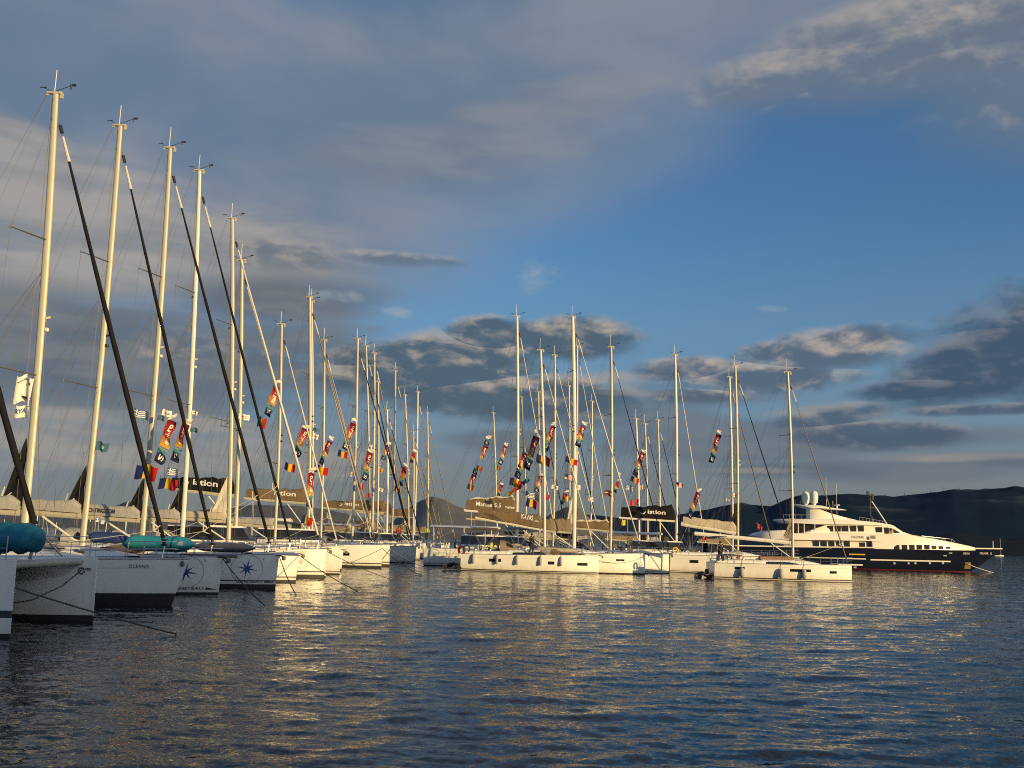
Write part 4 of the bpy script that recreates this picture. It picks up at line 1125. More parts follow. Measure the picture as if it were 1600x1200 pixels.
K2, hK2, _ = sloop('sunlit white sloop behind the five-fender sloop with the thickest mast of the middle', GR, ((895, 495), 897), bowd=(1008, 89.3), L=14.2, B=4.4, Fb=1.92, Fs=1.6, rake=0.0,
          bands=[(-0.05, 0.12, 2), (0.12, 0.121, 2)], jib='cream', jr=0.10, mr=0.19, boom_z=3.6, boom_l=2.6, rise=0.1, bag='taupe', bag_h=1.15, bag_h1=1.0, hood=None, bimini='grey', peak=3.0, peakmat='cream', peak_foot=0.7, spr=3, ports=((-2.4, 1.25, 0.8, 0.18), (-6, 1.2, .8, .18)), clew=0)
K3, hK3, _ = sloop('sunlit white sloop whose thin black headsail slants down to the black lettered bag', GR, ((955, 542), 954), bowd=(1045, 94.2), L=12.6, B=4.1, Fb=1.85, Fs=1.5, rake=0.0,
          jib='black', jr=0.075, mr=0.14, boom_z=3.9, boom_l=3.6, rise=0.2, bag='brown', bag_h=0.9, bag_h1=0.5, hood='black', sailpeek=True, clew=0, ports=((-5, 1.2, .8, .18),))
K4, hK4, _ = sloop('sunlit white sloop with beige sail bag on a bright white boom', GR, ((1149, 572), 1153), bowd=(1247, 101.0), L=13.6, B=4.3, Fb=1.9, Fs=1.75,
          jib='black', jr=0.09, mr=0.14, boom_z=4.2, boom_l=5.7, rise=0.75, boom_r=0.24, boommat=MASTW, bag='beige', bag_h=1.0, bag_h1=0.7, hood='black', bimini='black', peak=2.8, peakmat='black', ports=((-11.2, 1.15, 0.9, 0.3),), clew=0, sailpeek=False)
RB, hR, hullR = sloop('sunlit white sloop broadside at the right with three grey fenders and bare white boom', GR, ((1231, 582), 1239), bow=(1331, 910), L=12.3, B=4.1, Fb=1.48, Fs=1.35, rake=0.02,
          bands=[(-0.05, 0.05, 2), (0.12, 0.21, 1)], jib='taupe', jr=0.075, mr=0.13, boom_z=3.25, boom_l=8.4, rise=0.55, boom_r=0.17, boommat=MASTW, bag=None, hood=None, bimini=None, peak=1.9, peakmat='taupe', peak_foot=0.7, topping=True,
          sprit=0.95, ports=((-10.2, 0.98, 0.85, 0.2), (-5.0, 0.92, 1.85, 0.24), (-1.95, 0.83, 0.72, 0.22)), wheels=True, clew=0.10, clew_size=0.8)
tb = MB(); tb.box((-6.8, -0.85, 1.88), (3.0, 0.5, 0.34), bev=0.12); tb.build('deck_bag', TEAK, RB)
M_, hM = catamaran('white catamaran with a brown bag of white script under the tall central mast', GR, ((808, 494), 807), bowd=(889, 97.2), L=14.4, B=7.2, jib='cream', jr=0.09, mr=0.16,
          boom_z=5.4, boom_l=5.2, rise=0.25, boommat=MASTW, bag='brown', bag_h=1.75, bag_h1=1.0, bagtext=[('Marine 5.5', 1.0, 0.45, 0.42, LETW, 2.6), ('marine', 4.0, .42, .28, LETW, 1.0)], sailpeek=True, far=0.7, clew=0)
S_, hS = catamaran('white catamaran with a black lettered bag on a high white boom', GR, ((1055, 554), 1057), bowd=(1126, 106.4), L=13.2, B=7.0, jib='cream', jr=0.10, mr=0.16,
          boom_z=5.4, boom_l=6.2, rise=0.2, boommat=MASTW, bag='black', bag_h=1.75, bag_h1=1.1, crescent=(2.4, 0.72, 0.3), bagtext=[('istion', 2.95, 0.55, 0.46, LETW, 2.0)], far=0.8, clew=0.25)
FARR = [
    ((771, 645), 777, 842, 162.0, None, 'lone left mast of the middle group, right of the open gap'),
    ((815, 620), 823, 876, 124.0, None, 'left-leaning mast just right of the tall central mast'),
    ((841, 612), 843, 895, 129.0, 'black', 'short mast just left of the five-fender sloop mast'),
    ((867, 555), 864, 948, 109.5, 'cream', 'mast midway between the five-fender sloop and the thickest mast'),
    ((889, 603), 889, 945, 134.0, 'black', 'mast rising close left of the thickest mast'),
    ((902, 541), 898, 960, 119.0, 'cream', 'mast rising close right of the thickest mast'),
    ((925, 627), 922, 975, 139.0, None, 'short mast between two pale slanting headsails'),
    ((994, 654), 999, 1050, 126.0, None, 'short mast above the left end of the black lettered bag'),
    ((1008, 662), 1012, 1062, 131.0, 'black', 'shortest mast above the black lettered bag'),
    ((1028, 656), 1031, 1080, 136.0, 'black', 'mast of the close pair above the black lettered bag'),
    ((1140, 589), 1145, 1215, 121.0, 'brown', 'brown headsail and mast close left of the beige-bag sloop mast'),
]
for i, (tp, bx, bw, d, jb, ds) in enumerate(FARR):
    sloop('white sloop with ' + ds, GR, (tp, bx), bowd=(bw, d), L=12.6, B=4.1, jib=jb, jr=0.10, mr=0.14, far=1.1, hood=('black', None, 'taupe')[i % 3], clew=0, spr=2, **({'boom_l': 7.4, 'boom_z': 5.0, 'bag': 'brown', 'bag_h': 1.0} if i == 1 else {'bag': ('grey', 'taupe', 'black')[i % 3], 'boom_l': 4.2, 'bag_h': 0.75}))
# ------------------------------------------------------------------ the big motor yacht
def motor_yacht():
    D = 148.0; S = FPX / D
    P = at_depth(1515, 893, D); P.z = 0
    root = thing('motor_yacht', 'large white motor yacht with navy hull, radar domes and dark windows, at far right', 'motor yacht', P)
    wl = lambda px: 893 + 0.03 * (px - 1515)
    X = lambda px: (px - 1515) / S
    Z = lambda px, py: (wl(px) - py) / S
    L = 36.5; h = Hull(L, 8.0, 3.55, 2.82, rake=5.1, fine=2.0, full=0.5, aft=0.06, kwl=0.80, flare=0.35)
    def xx(t, z): return -t * L + 5.1 * (max(z, 0) / 3.55) ** 0.9 * (1 - t) ** 4
    h.xx = xx
    hull = h.mesh([(-0.05, 0.03, 2), (0.03, 0.10, 1)], n=36).build('hull', [NAVYH, REDB, REDB], root, angle=50)
    h.deck_mesh(camber=0.12).build('deck', TEAK, root)
    for s in (-1, 1):
        tr = MB(); tr.path([(h.xx(t, h.sheer(t)), s * (h.hb(t) + 0.0), h.sheer(t) + 0.08) for t in [i / 40 for i in range(41)]], 0.10, n=6)
        tr.build('cap_rail', CREAMP, root)
    f = h.side(-1, 0.03)
    b = MB()
    b.path([f(x, 1.42 + 0.006 * (x + 15)) for x in [X(1349) + (X(1479) - X(1349)) * i / 24 for i in range(25)]], 0.11, n=6)
    b.path([f(x, 1.50) for x in [X(1253) + (X(1342) - X(1253)) * i / 16 for i in range(17)]], 0.09, n=6)
    b.build('rub_rail', CREAMP, hull)
    for px in (1387, 1410, 1421, 1445, 1467):
        c = Vector(f(X(px), Z(px, 879))); q = MB(); q.lathe(c, [(0.17, -0.03), (0.17, 0.02), (0.10, 0.03)], n=10, axis='Y'); q.build('porthole', STEEL, hull)
    q = MB(); q.grid([[f(X(1505) + 0.0 + i * 0.34, 0.45 + k * 0.33 + 0.0) for k in range(4)] for i in range(4)]); q.build('anchor_pocket', mat('bronze_plate', (0.28, 0.20, 0.10), 0.4, metal=0.4), hull)
    text_on('DELMAR', f, X(1501) , Z(1501, 866), 0.28, 'lettering', LETW, hull, width=1.1)
    text_on('DELMAR  12', f, X(1530), Z(1530, 866), 0.30, 'lettering', LETW, hull, width=2.0)
    for px, py in ((1478, 864), (1469, 868)):
        q = MB(); q.box(Vector(f(X(px), Z(px, py))), (0.55, 0.06, 0.16), bev=0.02); q.build('fairlead', STEEL, hull)
    def loft(stations, name, material, parent=root, tumble=0.06):
        """stations: px, y bottom, y top, half width"""
        rows = []
        for px, yb, yt, w in stations:
            x = X(px); z0, z1 = Z(px, yb), Z(px, yt)
            rows.append([(x, -w, z0), (x, -w * (1 - tumble * .3), z0 + (z1 - z0) * .6), (x, -w * (1 - tumble), z1 - 0.04), (x, -w * (1 - tumble) + 0.12, z1), (x, 0, z1 + 0.05),
                         (x, w * (1 - tumble) - 0.12, z1), (x, w * (1 - tumble), z1 - 0.04), (x, w * (1 - tumble * .3), z0 + (z1 - z0) * .6), (x, w, z0)])
        q = MB(); q.grid(rows, close=True, flip=True); q.ring(rows[0]); q.ring(rows[-1], flip=True)
        return q.build(name, material, parent, angle=35)
    # bulwark band that sweeps down to the bow
    band = loft([(1180, 838, 836.5, 1.6), (1188, 840.5, 833.5, 2.8), (1204, 843, 830.5, 3.6), (1222, 843.8, 829.5, 3.8), (1230, 844, 834, 3.9), (1290, 844.6, 834.5, 3.95), (1350, 845.8, 835, 3.95), (1372, 847, 835.3, 3.93)], 'upper_bulwark', CREAMP)
    fore = loft([(1352, 857.5, 845.5, 3.94), (1366, 857.6, 835.3, 3.94), (1400, 858.2, 835.8, 3.88), (1440, 858.8, 841, 3.55), (1480, 859.6, 848, 2.7), (1505, 860, 852.6, 1.85), (1519, 860, 855.4, 1.3)], 'foredeck_house', CREAMP)
    house = loft([(1222, 856.5, 846, 2.6), (1236, 856.6, 844, 3.2), (1300, 856.8, 844.5, 3.3), (1356, 857.2, 845.5, 3.3)], 'main_deck_house', CREAMP)
    def window(px0, px1, y0, y1, w, par, arch=False, slope=0.0):
        q = MB(); n = 5; rows = []
        for i in range(n + 1):
            g = i / n; px = px0 + (px1 - px0) * g
            top = y0 + slope * g + ((1 - math.sin(min(1, g * 1.3) * math.pi / 2)) * (y1 - y0) * .55 if arch else 0)
            rows.append([(X(px), -w(px), Z(px, y1)), (X(px), -w(px), Z(px, top))])
        q.grid(rows, flip=True); q.build('deck_window', GLASS, par, smooth=False)
        q = MB(); q.grid([[(p[0], -p[1], p[2]) for p in r] for r in rows])
        return q.build('deck_window', GLASS, par, smooth=False)
    for i in range(5): window(1265 + 11.6 * i, 1273.5 + 11.6 * i, 845.6 + .2 * i, 855.0 + .25 * i, lambda p: 3.315, house)
    window(1334.5, 1343, 848, 857 - 1, lambda p: 3.315, house); window(1346, 1354, 848, 856.2, lambda p: 3.315, house)
    q = MB(); q.add([(X(1354.5), -3.4, Z(1354, 856.5)), (X(1354.5), -3.4, Z(1354, 848.5)), (X(1366), -3.4, Z(1366, 849))], [(0, 1, 2)]); q.build('deck_window', GLASS, house, smooth=False)
    def wfore(p):
        tb = [(1352, 3.94), (1366, 3.94), (1400, 3.88), (1440, 3.55), (1480, 2.7)]
        for (a, wa), (c, wb) in zip(tb, tb[1:]):
            if a <= p <= c: return wa + (wb - wa) * (p - a) / (c - a) + 0.015
        return 2.7
    xs0 = (1384, 1396, 1407.5, 1419, 1431, 1442.5, 1454, 1466); 
    for i, px in enumerate(xs0):
        window(px, px + 8.3, 851.6 + (0 if i < 5 else 0.9 * (i - 4)), 858.3 - (.6 if i == 7 else 0), wfore, fore, arch=(i == 0))
    # upper deck house with raked front
    up = loft([(1262, 836, 835, 2.2), (1285, 836, 821.5, 2.75), (1300, 836, 821, 2.85), (1370, 837, 822.5, 2.85), (1392, 838, 824, 2.75), (1405, 838.5, 832, 2.5), (1420, 839, 836.5, 2.1), (1440, 841, 839.5, 1.6)], 'upper_deck_house', CREAMP)
    for a, c in ((1288, 1297), (1300, 1308.5), (1310, 1320), (1323, 1332), (1335, 1343.5)): window(a, c, 822.8, 831.6, lambda p: 2.86, up)
    window(1361.5, 1371.5, 825, 833, lambda p: 2.86, up); window(1374.5, 1381, 825.5, 835, lambda p: 2.82, up)
    q = MB(); q.box((X(1384.5), -2.80, Z(1384.5, 830.5)), (0.55, 0.06, 0.85)); q.build('wheelhouse_door', WOODV, up)
    q = MB(); q.box((X(1384.3), -2.84, Z(1384.5, 828.8)), (0.28, 0.03, 0.36)); q.build('deck_window', GLASS, up)
    q = MB(); q.add([(X(1389), -2.80, Z(1389, 834)), (X(1389), -2.78, Z(1389, 827.5)), (X(1400), -2.66, Z(1400, 834))], [(0, 1, 2)]); q.build('deck_window', GLASS, up, smooth=False)
    q = MB(); q.grid([[(X(1394), -2.3, Z(1394, 825.5) + .03), (X(1394), 2.3, Z(1394, 825.5) + .03)], [(X(1404), -2.2, Z(1404, 832) + .05), (X(1404), 2.2, Z(1404, 832) + .05)]]); q.build('windscreen', GLASS, up, smooth=False)
    # open aft upper deck: dark box stands in for the shade behind posts
    q = MB(); q.box(((X(1243) + X(1284)) / 2, 0, Z(1262, 827.5)), (X(1284) - X(1243), 4.2, 1.2)); q.build('aft_shade_box', GLASS, root)
    for px in (1243, 1252, 1268):
        q = MB(); q.path([(X(px), -3.1, Z(px, 835)), (X(px), -3.1, Z(px, 819))], 0.07, n=7); q.build('deck_post', CREAMP, root)
    loft([(1242, 836, 835.6, 3.2), (1262, 836, 829.5, 3.3), (1286, 836, 821.6, 2.95), (1292, 836, 821.6, 2.9)], 'side_wing', CREAMP)
    roof = loft([(1218, 814.2, 812.6, 1.8), (1232, 818.5, 812.4, 3.2), (1270, 820.8, 812.8, 3.4), (1320, 821.2, 813.6, 3.35), (1360, 822.0, 817.2, 3.1), (1386, 823.6, 820.8, 2.6), (1394, 824.8, 823.2, 2.2)], 'roof_deck', CREAMP)
    # radar arch
    loft([(1268, 812, 793.5, 1.0), (1273, 812.5, 793, 1.25), (1284, 813, 798, 1.4), (1300, 813.2, 804, 1.3), (1322, 814, 809.5, 1.0), (1342, 815, 814, 0.6)], 'arch_fin', CREAMP)
    arch = loft([(1247, 790.6, 789.2, 0.8), (1256, 792.6, 791, 1.7), (1270, 796.5, 791, 2.2), (1284, 796, 792.5, 2.2), (1300, 797.6, 795.4, 1.9), (1318, 798.6, 797.2, 1.3), (1326, 799, 798.4, 0.5)], 'radar_arch', CREAMP)
    for px, yy_, dyy in ((1267.5, 779, 0.9), (1275, 780, -0.9)):
        q = MB(); c = Vector((X(px), dyy, Z(px, 789.5)))
        q.lathe(c, [(0.25, -0.15), (0.28, 0.05), (0.5, 0.2), (0.56, 0.6), (0.60, 1.1), (0.58, 1.5), (0.46, 1.82), (0.25, 1.98), (0.03, 2.03)], n=18); q.build('satellite_dome', CREAMP, arch)
    q = MB(); q.path([(X(1313), 0, Z(1313, 797)), (X(1313), 0, Z(1313, 790.5))], 0.12, n=8); q.box((X(1313), 0, Z(1313, 791)), (0.4, 1.6, 0.18), bev=.04); q.build('radar_scanner', CREAMP, arch)
    for px, yt, yb in ((1299, 748, 806), (1315, 757, 806), (1258, 783, 792), (1309, 784, 797), (1250, 783, 791)):
        q = MB(); q.path([(X(px), 0.6, Z(px, yb)), (X(px), 0.6, Z(px, yt))], 0.03, n=5); q.build('whip_antenna', CREAMP, arch)
    q = MB()
    for i in range(6): q.path([(X(1222 + i * 9), -2.7, Z(1222, 812.5)), (X(1222 + i * 9), -2.7, Z(1222, 806.5))], 0.025, n=5)
    q.path([(X(1222), -2.7, Z(1222, 806.5)), (X(1268), -2.7, Z(1268, 806.5))], 0.03, n=5)
    for i in range(9): q.path([(X(1340 + i * 5), -2.2, Z(1340 + 5 * i, 814 + .8 * i)), (X(1340 + i * 5), -2.2, Z(1340 + 5 * i, 809.5 + .9 * i))], 0.02, n=5)
    q.path([(X(1340), -2.2, Z(1340, 809.5)), (X(1380), -2.2, Z(1380, 816.8))], 0.025, n=5)
    q.build('roof_rail', STEEL, roof)
    # foremast
    m = MB(); m.lathe((X(1366), 0, Z(1366, 817)), [(0.45, 0), (0.4, 0.5), (0.15, 0.9)], n=10); m.path([(X(1365), 0, Z(1365, 815)), (X(1365), 0, Z(1365, 771))], [0.10, 0.06], n=8)
    m.path([(X(1392), 0, Z(1392, 823)), (X(1367), 0, Z(1367, 784))], [0.08, 0.06], n=7)
    for yy_, ln in ((776, 1.0), (782, 0.7), (795, 0.5)): m.box((X(1365), 0, Z(1365, yy_)), (0.5 * ln + .4, 1.4 * ln, 0.10))
    m.box((X(1365) - .35, 0, Z(1365, 774)), (0.3, 0.3, 0.9), bev=.05); m.box((X(1365) + .4, 0, Z(1365, 778)), (0.35, 0.3, 0.9), bev=.05)
    m.build('signal_mast', BLACK, root)
    st = MB(); st.path([(X(1392), 0, Z(1392, 823)), (X(1367.5), 0, Z(1367, 785))], 0.09, n=7); st.build('mast_stay', CREAMP, root)
    # bow fittings, deck rails and gear
    j = MB(); j.path([(X(1553), 0, Z(1553, 860)), (X(1553), 0, Z(1553, 846))], [0.14, 0.08], n=8); j.build('jackstaff', mat('tan_paint', (0.45, 0.36, 0.26), 0.5), root)
    q = MB()
    for s in (-1, 1):
        q.path([(X(1432), s * 2.6, Z(1432, 838.2)), (X(1470), s * 2.0, Z(1470, 842)), (X(1484), s * 1.4, Z(1484, 843.2)), (X(1489), s * 1.2, Z(1489, 848))], 0.03, n=5)
        for px, w in ((1440, 2.55), (1455, 2.3), (1470, 2.0), (1482, 1.5)): q.path([(X(px), s * w, Z(px, 840 + (px - 1440) * .2)), (X(px), s * w, Z(px, 838.4 + (px - 1432) * .1))], 0.025, n=5)
    q.build('foredeck_rail', STEEL, root)
    w = MB(); w.box((X(1520) + .3, 0, Z(1520, 859)), (1.0, 1.2, 0.5), bev=.1); w.build('windlass', CREAMP, root)
    text_on('DELMAR', lambda u, v: (u, -3.97 - 0.0, v), X(1321), Z(1321, 841.6), 0.36, 'lettering', LETD, band, width=1.8)
    for px, wd in ((1344, 0.32), (1349.5, 0.7)):
        q = MB()
        for k in range(3 if wd > .5 else 1): q.box((X(px) + wd / 2, -3.97, Z(px, 840.9) + (k - 1) * 0.16 + 0.1), (wd, 0.03, 0.11 if wd > .5 else 0.46))
        q.build('emblem', LETD, band)
    k = MB(); k.path([(X(1316), -3.9, Z(1316, 865.5)), (X(1340), -3.95, Z(1340, 866))], 0.10, n=8); k.build('kayak', YELLOW, hull)
    for s in (-1, 1):
        aw = MB(); aw.path([(X(1196), s * 3.0, Z(1196, 842)), (X(1246), s * 3.0, Z(1246, 856))], 0.05, n=6)
        aw.build('awning_strut', STEEL, root)
    return root, X, Z, P
YA, YX, YZ, YP = motor_yacht()

# small far sloop at anchor beyond the yacht's bow
Pd = on_water(1564, 869.2); Pd.z = 0
dd = Pd.y; far_s = thing('anchored_sailing_yacht', 'tiny sloop anchored off the far shore beyond the motor yacht bow', 'sailboat', Pd)
hh_ = Hull(9.5 * dd / 1000, 3.2 * dd / 1000, 1.5, 1.3); fo = hh_.mesh([(-0.05, 0.1, 1)], n=14).build('hull', [WHITE, STRIPE], far_s); fo.location.x = 4
q = MB(); q.path([(0, 0, 1.2), (0, 0, (869 - 842) * dd / FPX)], 0.16, n=6); q.build('mast', MASTW, far_s)
q = MB(); q.box((-0.5, 0, 1.7), (4, 1.8, 0.7), bev=.2); q.build('cabin', WHITE, far_s)

# unseen building added behind the camera to shade the nearest boats and water
def shade_building():
    # its roof line rises to the right; seen along the sun it tops out just above the decks of the nearest boats
    ux = lambda X_, Y_, Yb: X_ + (Y_ - Yb) * math.tan(SUN_AZ)
    tz = lambda z, Y_, Yb: z + (Y_ - Yb) / math.cos(SUN_AZ) * math.tan(SUN_EL)
    Yb = -14.0
    pts = [(-40, 26, 2.4), (-12.2, 26, 2.5), (-11.8, 36, 2.55), (-12.4, 42, 2.35), (-11.3, 47.3, 2.2)]
    top = [(ux(x, y, Yb), tz(z, y, Yb)) for x, y, z in pts]
    xe = ux(-11.0, 50.3, Yb); top.append((xe, top[-1][1] + (xe - top[-1][0]) * 0.12))
    b = MB()
    for dyy, mi in ((0, 0),):
        fr = [(x, Yb, z) for x, z in top]; bk = [(x, Yb - 9, z - 0.3) for x, z in top]
        fl = [(x, Yb, 0) for x, z in top]; bl = [(x, Yb - 9, 0) for x, z in top]
        b.grid([fl, fr, bk, bl]); b.ring([fl[0], fr[0], bk[0], bl[0]]); b.ring([fl[-1], fr[-1], bk[-1], bl[-1]])
    r = thing('shade_caster_building', 'unseen plastered building added behind the camera to shade the nearest boats', 'building', (0, 0, 0))
    b.build('wall', PLAST, r, smooth=False)
    rf = MB(); rf.grid([[(x, Yb + 0.25, z + 0.004) for x, z in top], [(x, Yb + .25, z + 0.16) for x, z in top], [(x, Yb - 9.2, z - 0.1) for x, z in top], [(x, Yb - 9.2, z - 0.29) for x, z in top]], close=False)
    rf.build('roof', mat('roof_tile', (0.28, 0.13, 0.08), 0.8), r, smooth=False)
    for i in range(14):
        w_ = MB(); x = -28 + i * 6.2
        if x > xe - 2: break
        w_.box((x, Yb + 0.02, 2.0), (1.4, 0.06, 1.6)); w_.build('window', GLASS, r)
    q = MB(); q.box((20, -20, 0.0), (260, 38, 1.6)); o = q.build('quay', CONC); o['kind'] = 'structure'
shade_building()
# pier behind the left row
q = MB(); q.box((-40, 95, 0.3), (10, 190, 1.2)); o = q.build('pier', CONC); o['kind'] = 'structure'

# ------------------------------------------------------------------ fenders, life ring, dinghies
def fender(boat, hull, x, zt, zb, label, r=0.17, group='fenders hung on the white sloops'):
    y = -(hull.yy(min(1, -x / hull.L), (zt + zb) / 2) + r + 0.02); M = boat.matrix_world
    o = thing('fender', label, 'fender', boat.location + Vector((x, y, zb)), 0, group)
    H_ = zt - zb
    b = MB(); b.lathe((0, 0, 0), [(0.04, 0), (r * .7, 0.05), (r, 0.16), (r, H_ - 0.18), (r * .75, H_ - 0.06), (0.05, H_)], n=14); b.build('body', FEND, o)
    zs = hull.sheer(-x / hull.L); yo = -(hull.hb(-x / hull.L) - 0.04) - y
    rp = MB(); rp.path([(0, 0, H_ - 0.02), (0, min(yo, 0.25) * .6, zs - zb - 0.02), (0, yo, zs + 0.28 - zb)], 0.016, n=5); rp.build('lanyard', ROPE, o)
for x, ds in ((-11.1, 'grey fender nearest the stern of the five-fender sloop'), (-9.05, 'grey fender just ahead of the long hull window of the five-fender sloop'),
              (-7.3, 'middle grey fender of the five on the broadside sloop'), (-5.25, 'grey fender just aft of the short middle hull window of the five-fender sloop'), (-3.45, 'foremost grey fender of the five-fender sloop')):
    fender(K1, hK, x, 1.45, 0.62, ds, 0.13)
for x, ds in ((-10.05, 'grey fender over the aft hull window of the lone right sloop'), (-6.75, 'grey fender between the hull windows of the lone right sloop'), (-4.75, 'grey fender over the long middle hull window of the lone right sloop')):
    fender(RB, hR, x, 1.05, 0.22, ds, 0.20)
# red horseshoe life ring on the five-fender sloop's stern rail
rg = thing('life_ring', 'red life ring hung on the stern rail of the five-fender sloop', 'life ring', K1.location + Vector((-12.15, -1.45, 1.75)))
b = MB(); rows = []
for i in range(17):
    a = R(-60) + R(300) * i / 16; p = Vector((0.27 * math.cos(a), 0, 0.30 * math.sin(a)))
    rows.append(p)
b.path(rows, 0.105, n=10); b.build('ring_body', RED, rg)
b = MB(); b.box((0.02, -0.10, 0.05), (0.20, 0.02, 0.10)); b.box((0.02, -0.10, -0.1), (0.20, 0.02, 0.05)); b.build('reflective_patch', LETW, rg)
# outboard dinghies behind transoms
def dinghy(P, rz, L, B, material, label, motor=True, flip=False, name='inflatable_dinghy'):
    o = thing(name, label, 'dinghy', P, rz, None)
    b = MB(); pts = []
    for i in range(25):
        a = i / 24; s = -1 if a < .5 else 1; k = a if a < .5 else 1 - a
        x = -L * .5 + L * (k / .5) if k < .42 else L * .5 - L * 0.16 * (1 - math.sin((k - .42) / .08 * math.pi / 2)) + 0
        y = s * B / 2 if k < .36 else s * B / 2 * math.cos((k - .36) / .14 * math.pi / 2)
        pts.append((x, y, 0.24 + (0.22 * max(0, (k - .36) / .14) * (-0.5 if flip else 1))))
    b.path(pts, 0.20, n=12); b.build('tube', material, o)
    f = MB(); f.grid([[(-L * .45 + L * .85 * i / 6, (-B / 2 + B * j / 6) * (1 if i < 5 else .6), (0.10 if not flip else 0.42) + (0.10 if flip else 0) * math.sin(math.pi * j / 6)) for j in range(7)] for i in range(7)])
    f.build('floor', GREYR if material is not TEAL else TEAL, o)
    if motor:
        m = MB(); m.box((-L * .5 - 0.12, 0, 0.72), (0.30, 0.30, 0.42), bev=0.08); m.path([(-L * .5 - .12, 0, .55), (-L * .5 - .16, 0, -0.3)], 0.06, n=7); m.build('outboard_motor', BLACK, o)
    return o
dinghy(K1.location + Vector((-12.95, -0.3, 0.0)), R(90), 2.6, 1.3, BLACK, 'black inflatable dinghy nosed against the stern of the five-fender sloop', motor=False)
dinghy(RB.location + Vector((-12.75, 0.5, -0.12)), R(90), 2.1, 1.2, BLACK, 'black inflatable dinghy behind the stern of the lone right sloop')
dinghy(K4.location + Vector((-14.6, -1.2, 0.05)), R(80), 3.2, 1.5, WHITEC, 'pale inflatable dinghy at the stern of the beige-bag sloop')
# teal inflatable strapped upside down on the second sloop's foredeck, grey one further on, deep teal bag on the catamaran
def hull_bag(P, L, r, material, name, label, cat, rz=0.0, ends=0.25, lump=0.0, flat=0.75):
    o = thing(name, label, cat, P, rz)
    b = MB(); rows = []
    for i in range(25):
        f = i / 24; k = min(1, min(f, 1 - f) / ends); k = math.sin(k * math.pi / 2) ** 0.7
        rows.append([(-L / 2 + L * f, r * 1.5 * max(.03, k) * math.cos(2 * math.pi * j / 14), r + r * flat * max(.03, k) * (1 + lump * math.sin(f * 23 + j)) * math.sin(2 * math.pi * j / 14)) for j in range(14)])
    b.grid(rows, close=True); b.build('cover', material, o, angle=70)
    return o, rows
P0 = at_depth(247, 851, 40.5)
ob, rows = hull_bag(P0 - Vector((0, 0, 0.40)), 3.05, 0.44, TEAL, 'inflatable_boat', 'turquoise inflatable boat stowed upside down on a shaded foredeck', 'dinghy', 0.0, 0.22)
f_ = lambda u, v: (u, -0.44 * 1.5 - 0.015, 0.44 + v)
q = MB(); q.grid([[(-0.0 + 1.02 + 0.0 + 0.22 * i, -0.62, 0.40), (1.02 + 0.22 * i, -0.62, 0.56)] for i in range(2)]); q.build('label_patch', WHITEC, ob)
q = MB(); q.path([(rows[18][j][0], rows[18][j][1] * 1.02, 0.44 + (rows[18][j][2] - .44) * 1.02) for j in range(14)] + [(rows[18][0][0], rows[18][0][1] * 1.02, .44)], 0.02, n=5); q.build('strap', BLACK, ob)
P0 = at_depth(350, 857, 45.5)
hull_bag(P0 - Vector((0, 0, 0.25)), 3.0, 0.30, GREYR, 'inflatable_boat', 'grey inflatable boat stowed on the foredeck of the whole-star sloop', 'dinghy', R(-3), 0.3)
P0 = at_depth(14, 842, 25.8)
hull_bag(P0 - Vector((0, 0, 0.36)), 1.75, 0.38, TEALD, 'sail_bag', 'deep teal fabric bag on the foredeck of the nearest catamaran', 'bag', R(-4), 0.12, 0.13, 1.0)
P0 = at_depth(168, 841, 38.5)
hull_bag(P0 - Vector((0, 0, 0.2)), 1.5, 0.22, BLUEC, 'folded_cover', 'blue folded cover on the deck left of the turquoise boat', 'cover', R(2), 0.2, 0.05, 1.0)

# ------------------------------------------------------------------ mooring ropes
def rope(a, b, k, label, r=0.022, material=ROPE):
    m = MB(); m.path(sag(a, b, k, 14), r, n=6)
    o = m.build('mooring_rope', material); tag(o, label, 'rope', 'mooring ropes'); return o
def bowpt(bt, z, x=0.1): return bt.location + Vector((x, 0, z))
rope(at_depth(-25, 902, 24.5), on_water(276, 991), 0.06, 'dark mooring rope from the nearest catamaran, lowest in the picture')
for bt, z, e, ds in ((B_, 1.55, (416, 948), 'dark mooring rope from the half-hidden star-marked sloop'), (C_, 1.6, (463, 930), 'dark mooring rope from the whole-star sloop'),
                     (D_, 1.55, (561, 925), 'dark mooring rope from the first sunlit sloop in the left row'), (E_, 1.7, (616, 907), 'dark mooring rope from the faint-emblem sloop')):
    rope(bowpt(bt, z), on_water(*e), 0.12, ds)
rope(H_.location + Vector((0, -2.8, 1.7)), on_water(660, 900), 0.2, 'dark mooring rope from the near bow of the brown-bag catamaran', 0.025)
rope(H_.location + Vector((0, 2.8, 1.6)), on_water(678, 891), 0.2, 'pale mooring rope sloping to the water from the end of the bright left hulls', 0.03, ROPEW)
rope(YP + Vector((-0.7, -1.0, 1.2)), on_water(1552, 894.5), 0.1, 'pale anchor rope from the navy bow of the motor yacht', 0.05, ROPEW)
rope(K2.location + Vector((0, -.1, 1.7)), K1.location + Vector((-.3, 0.1, 1.3)), 0.5, 'slack dark rope between the bows of the two front middle sloops', 0.02)
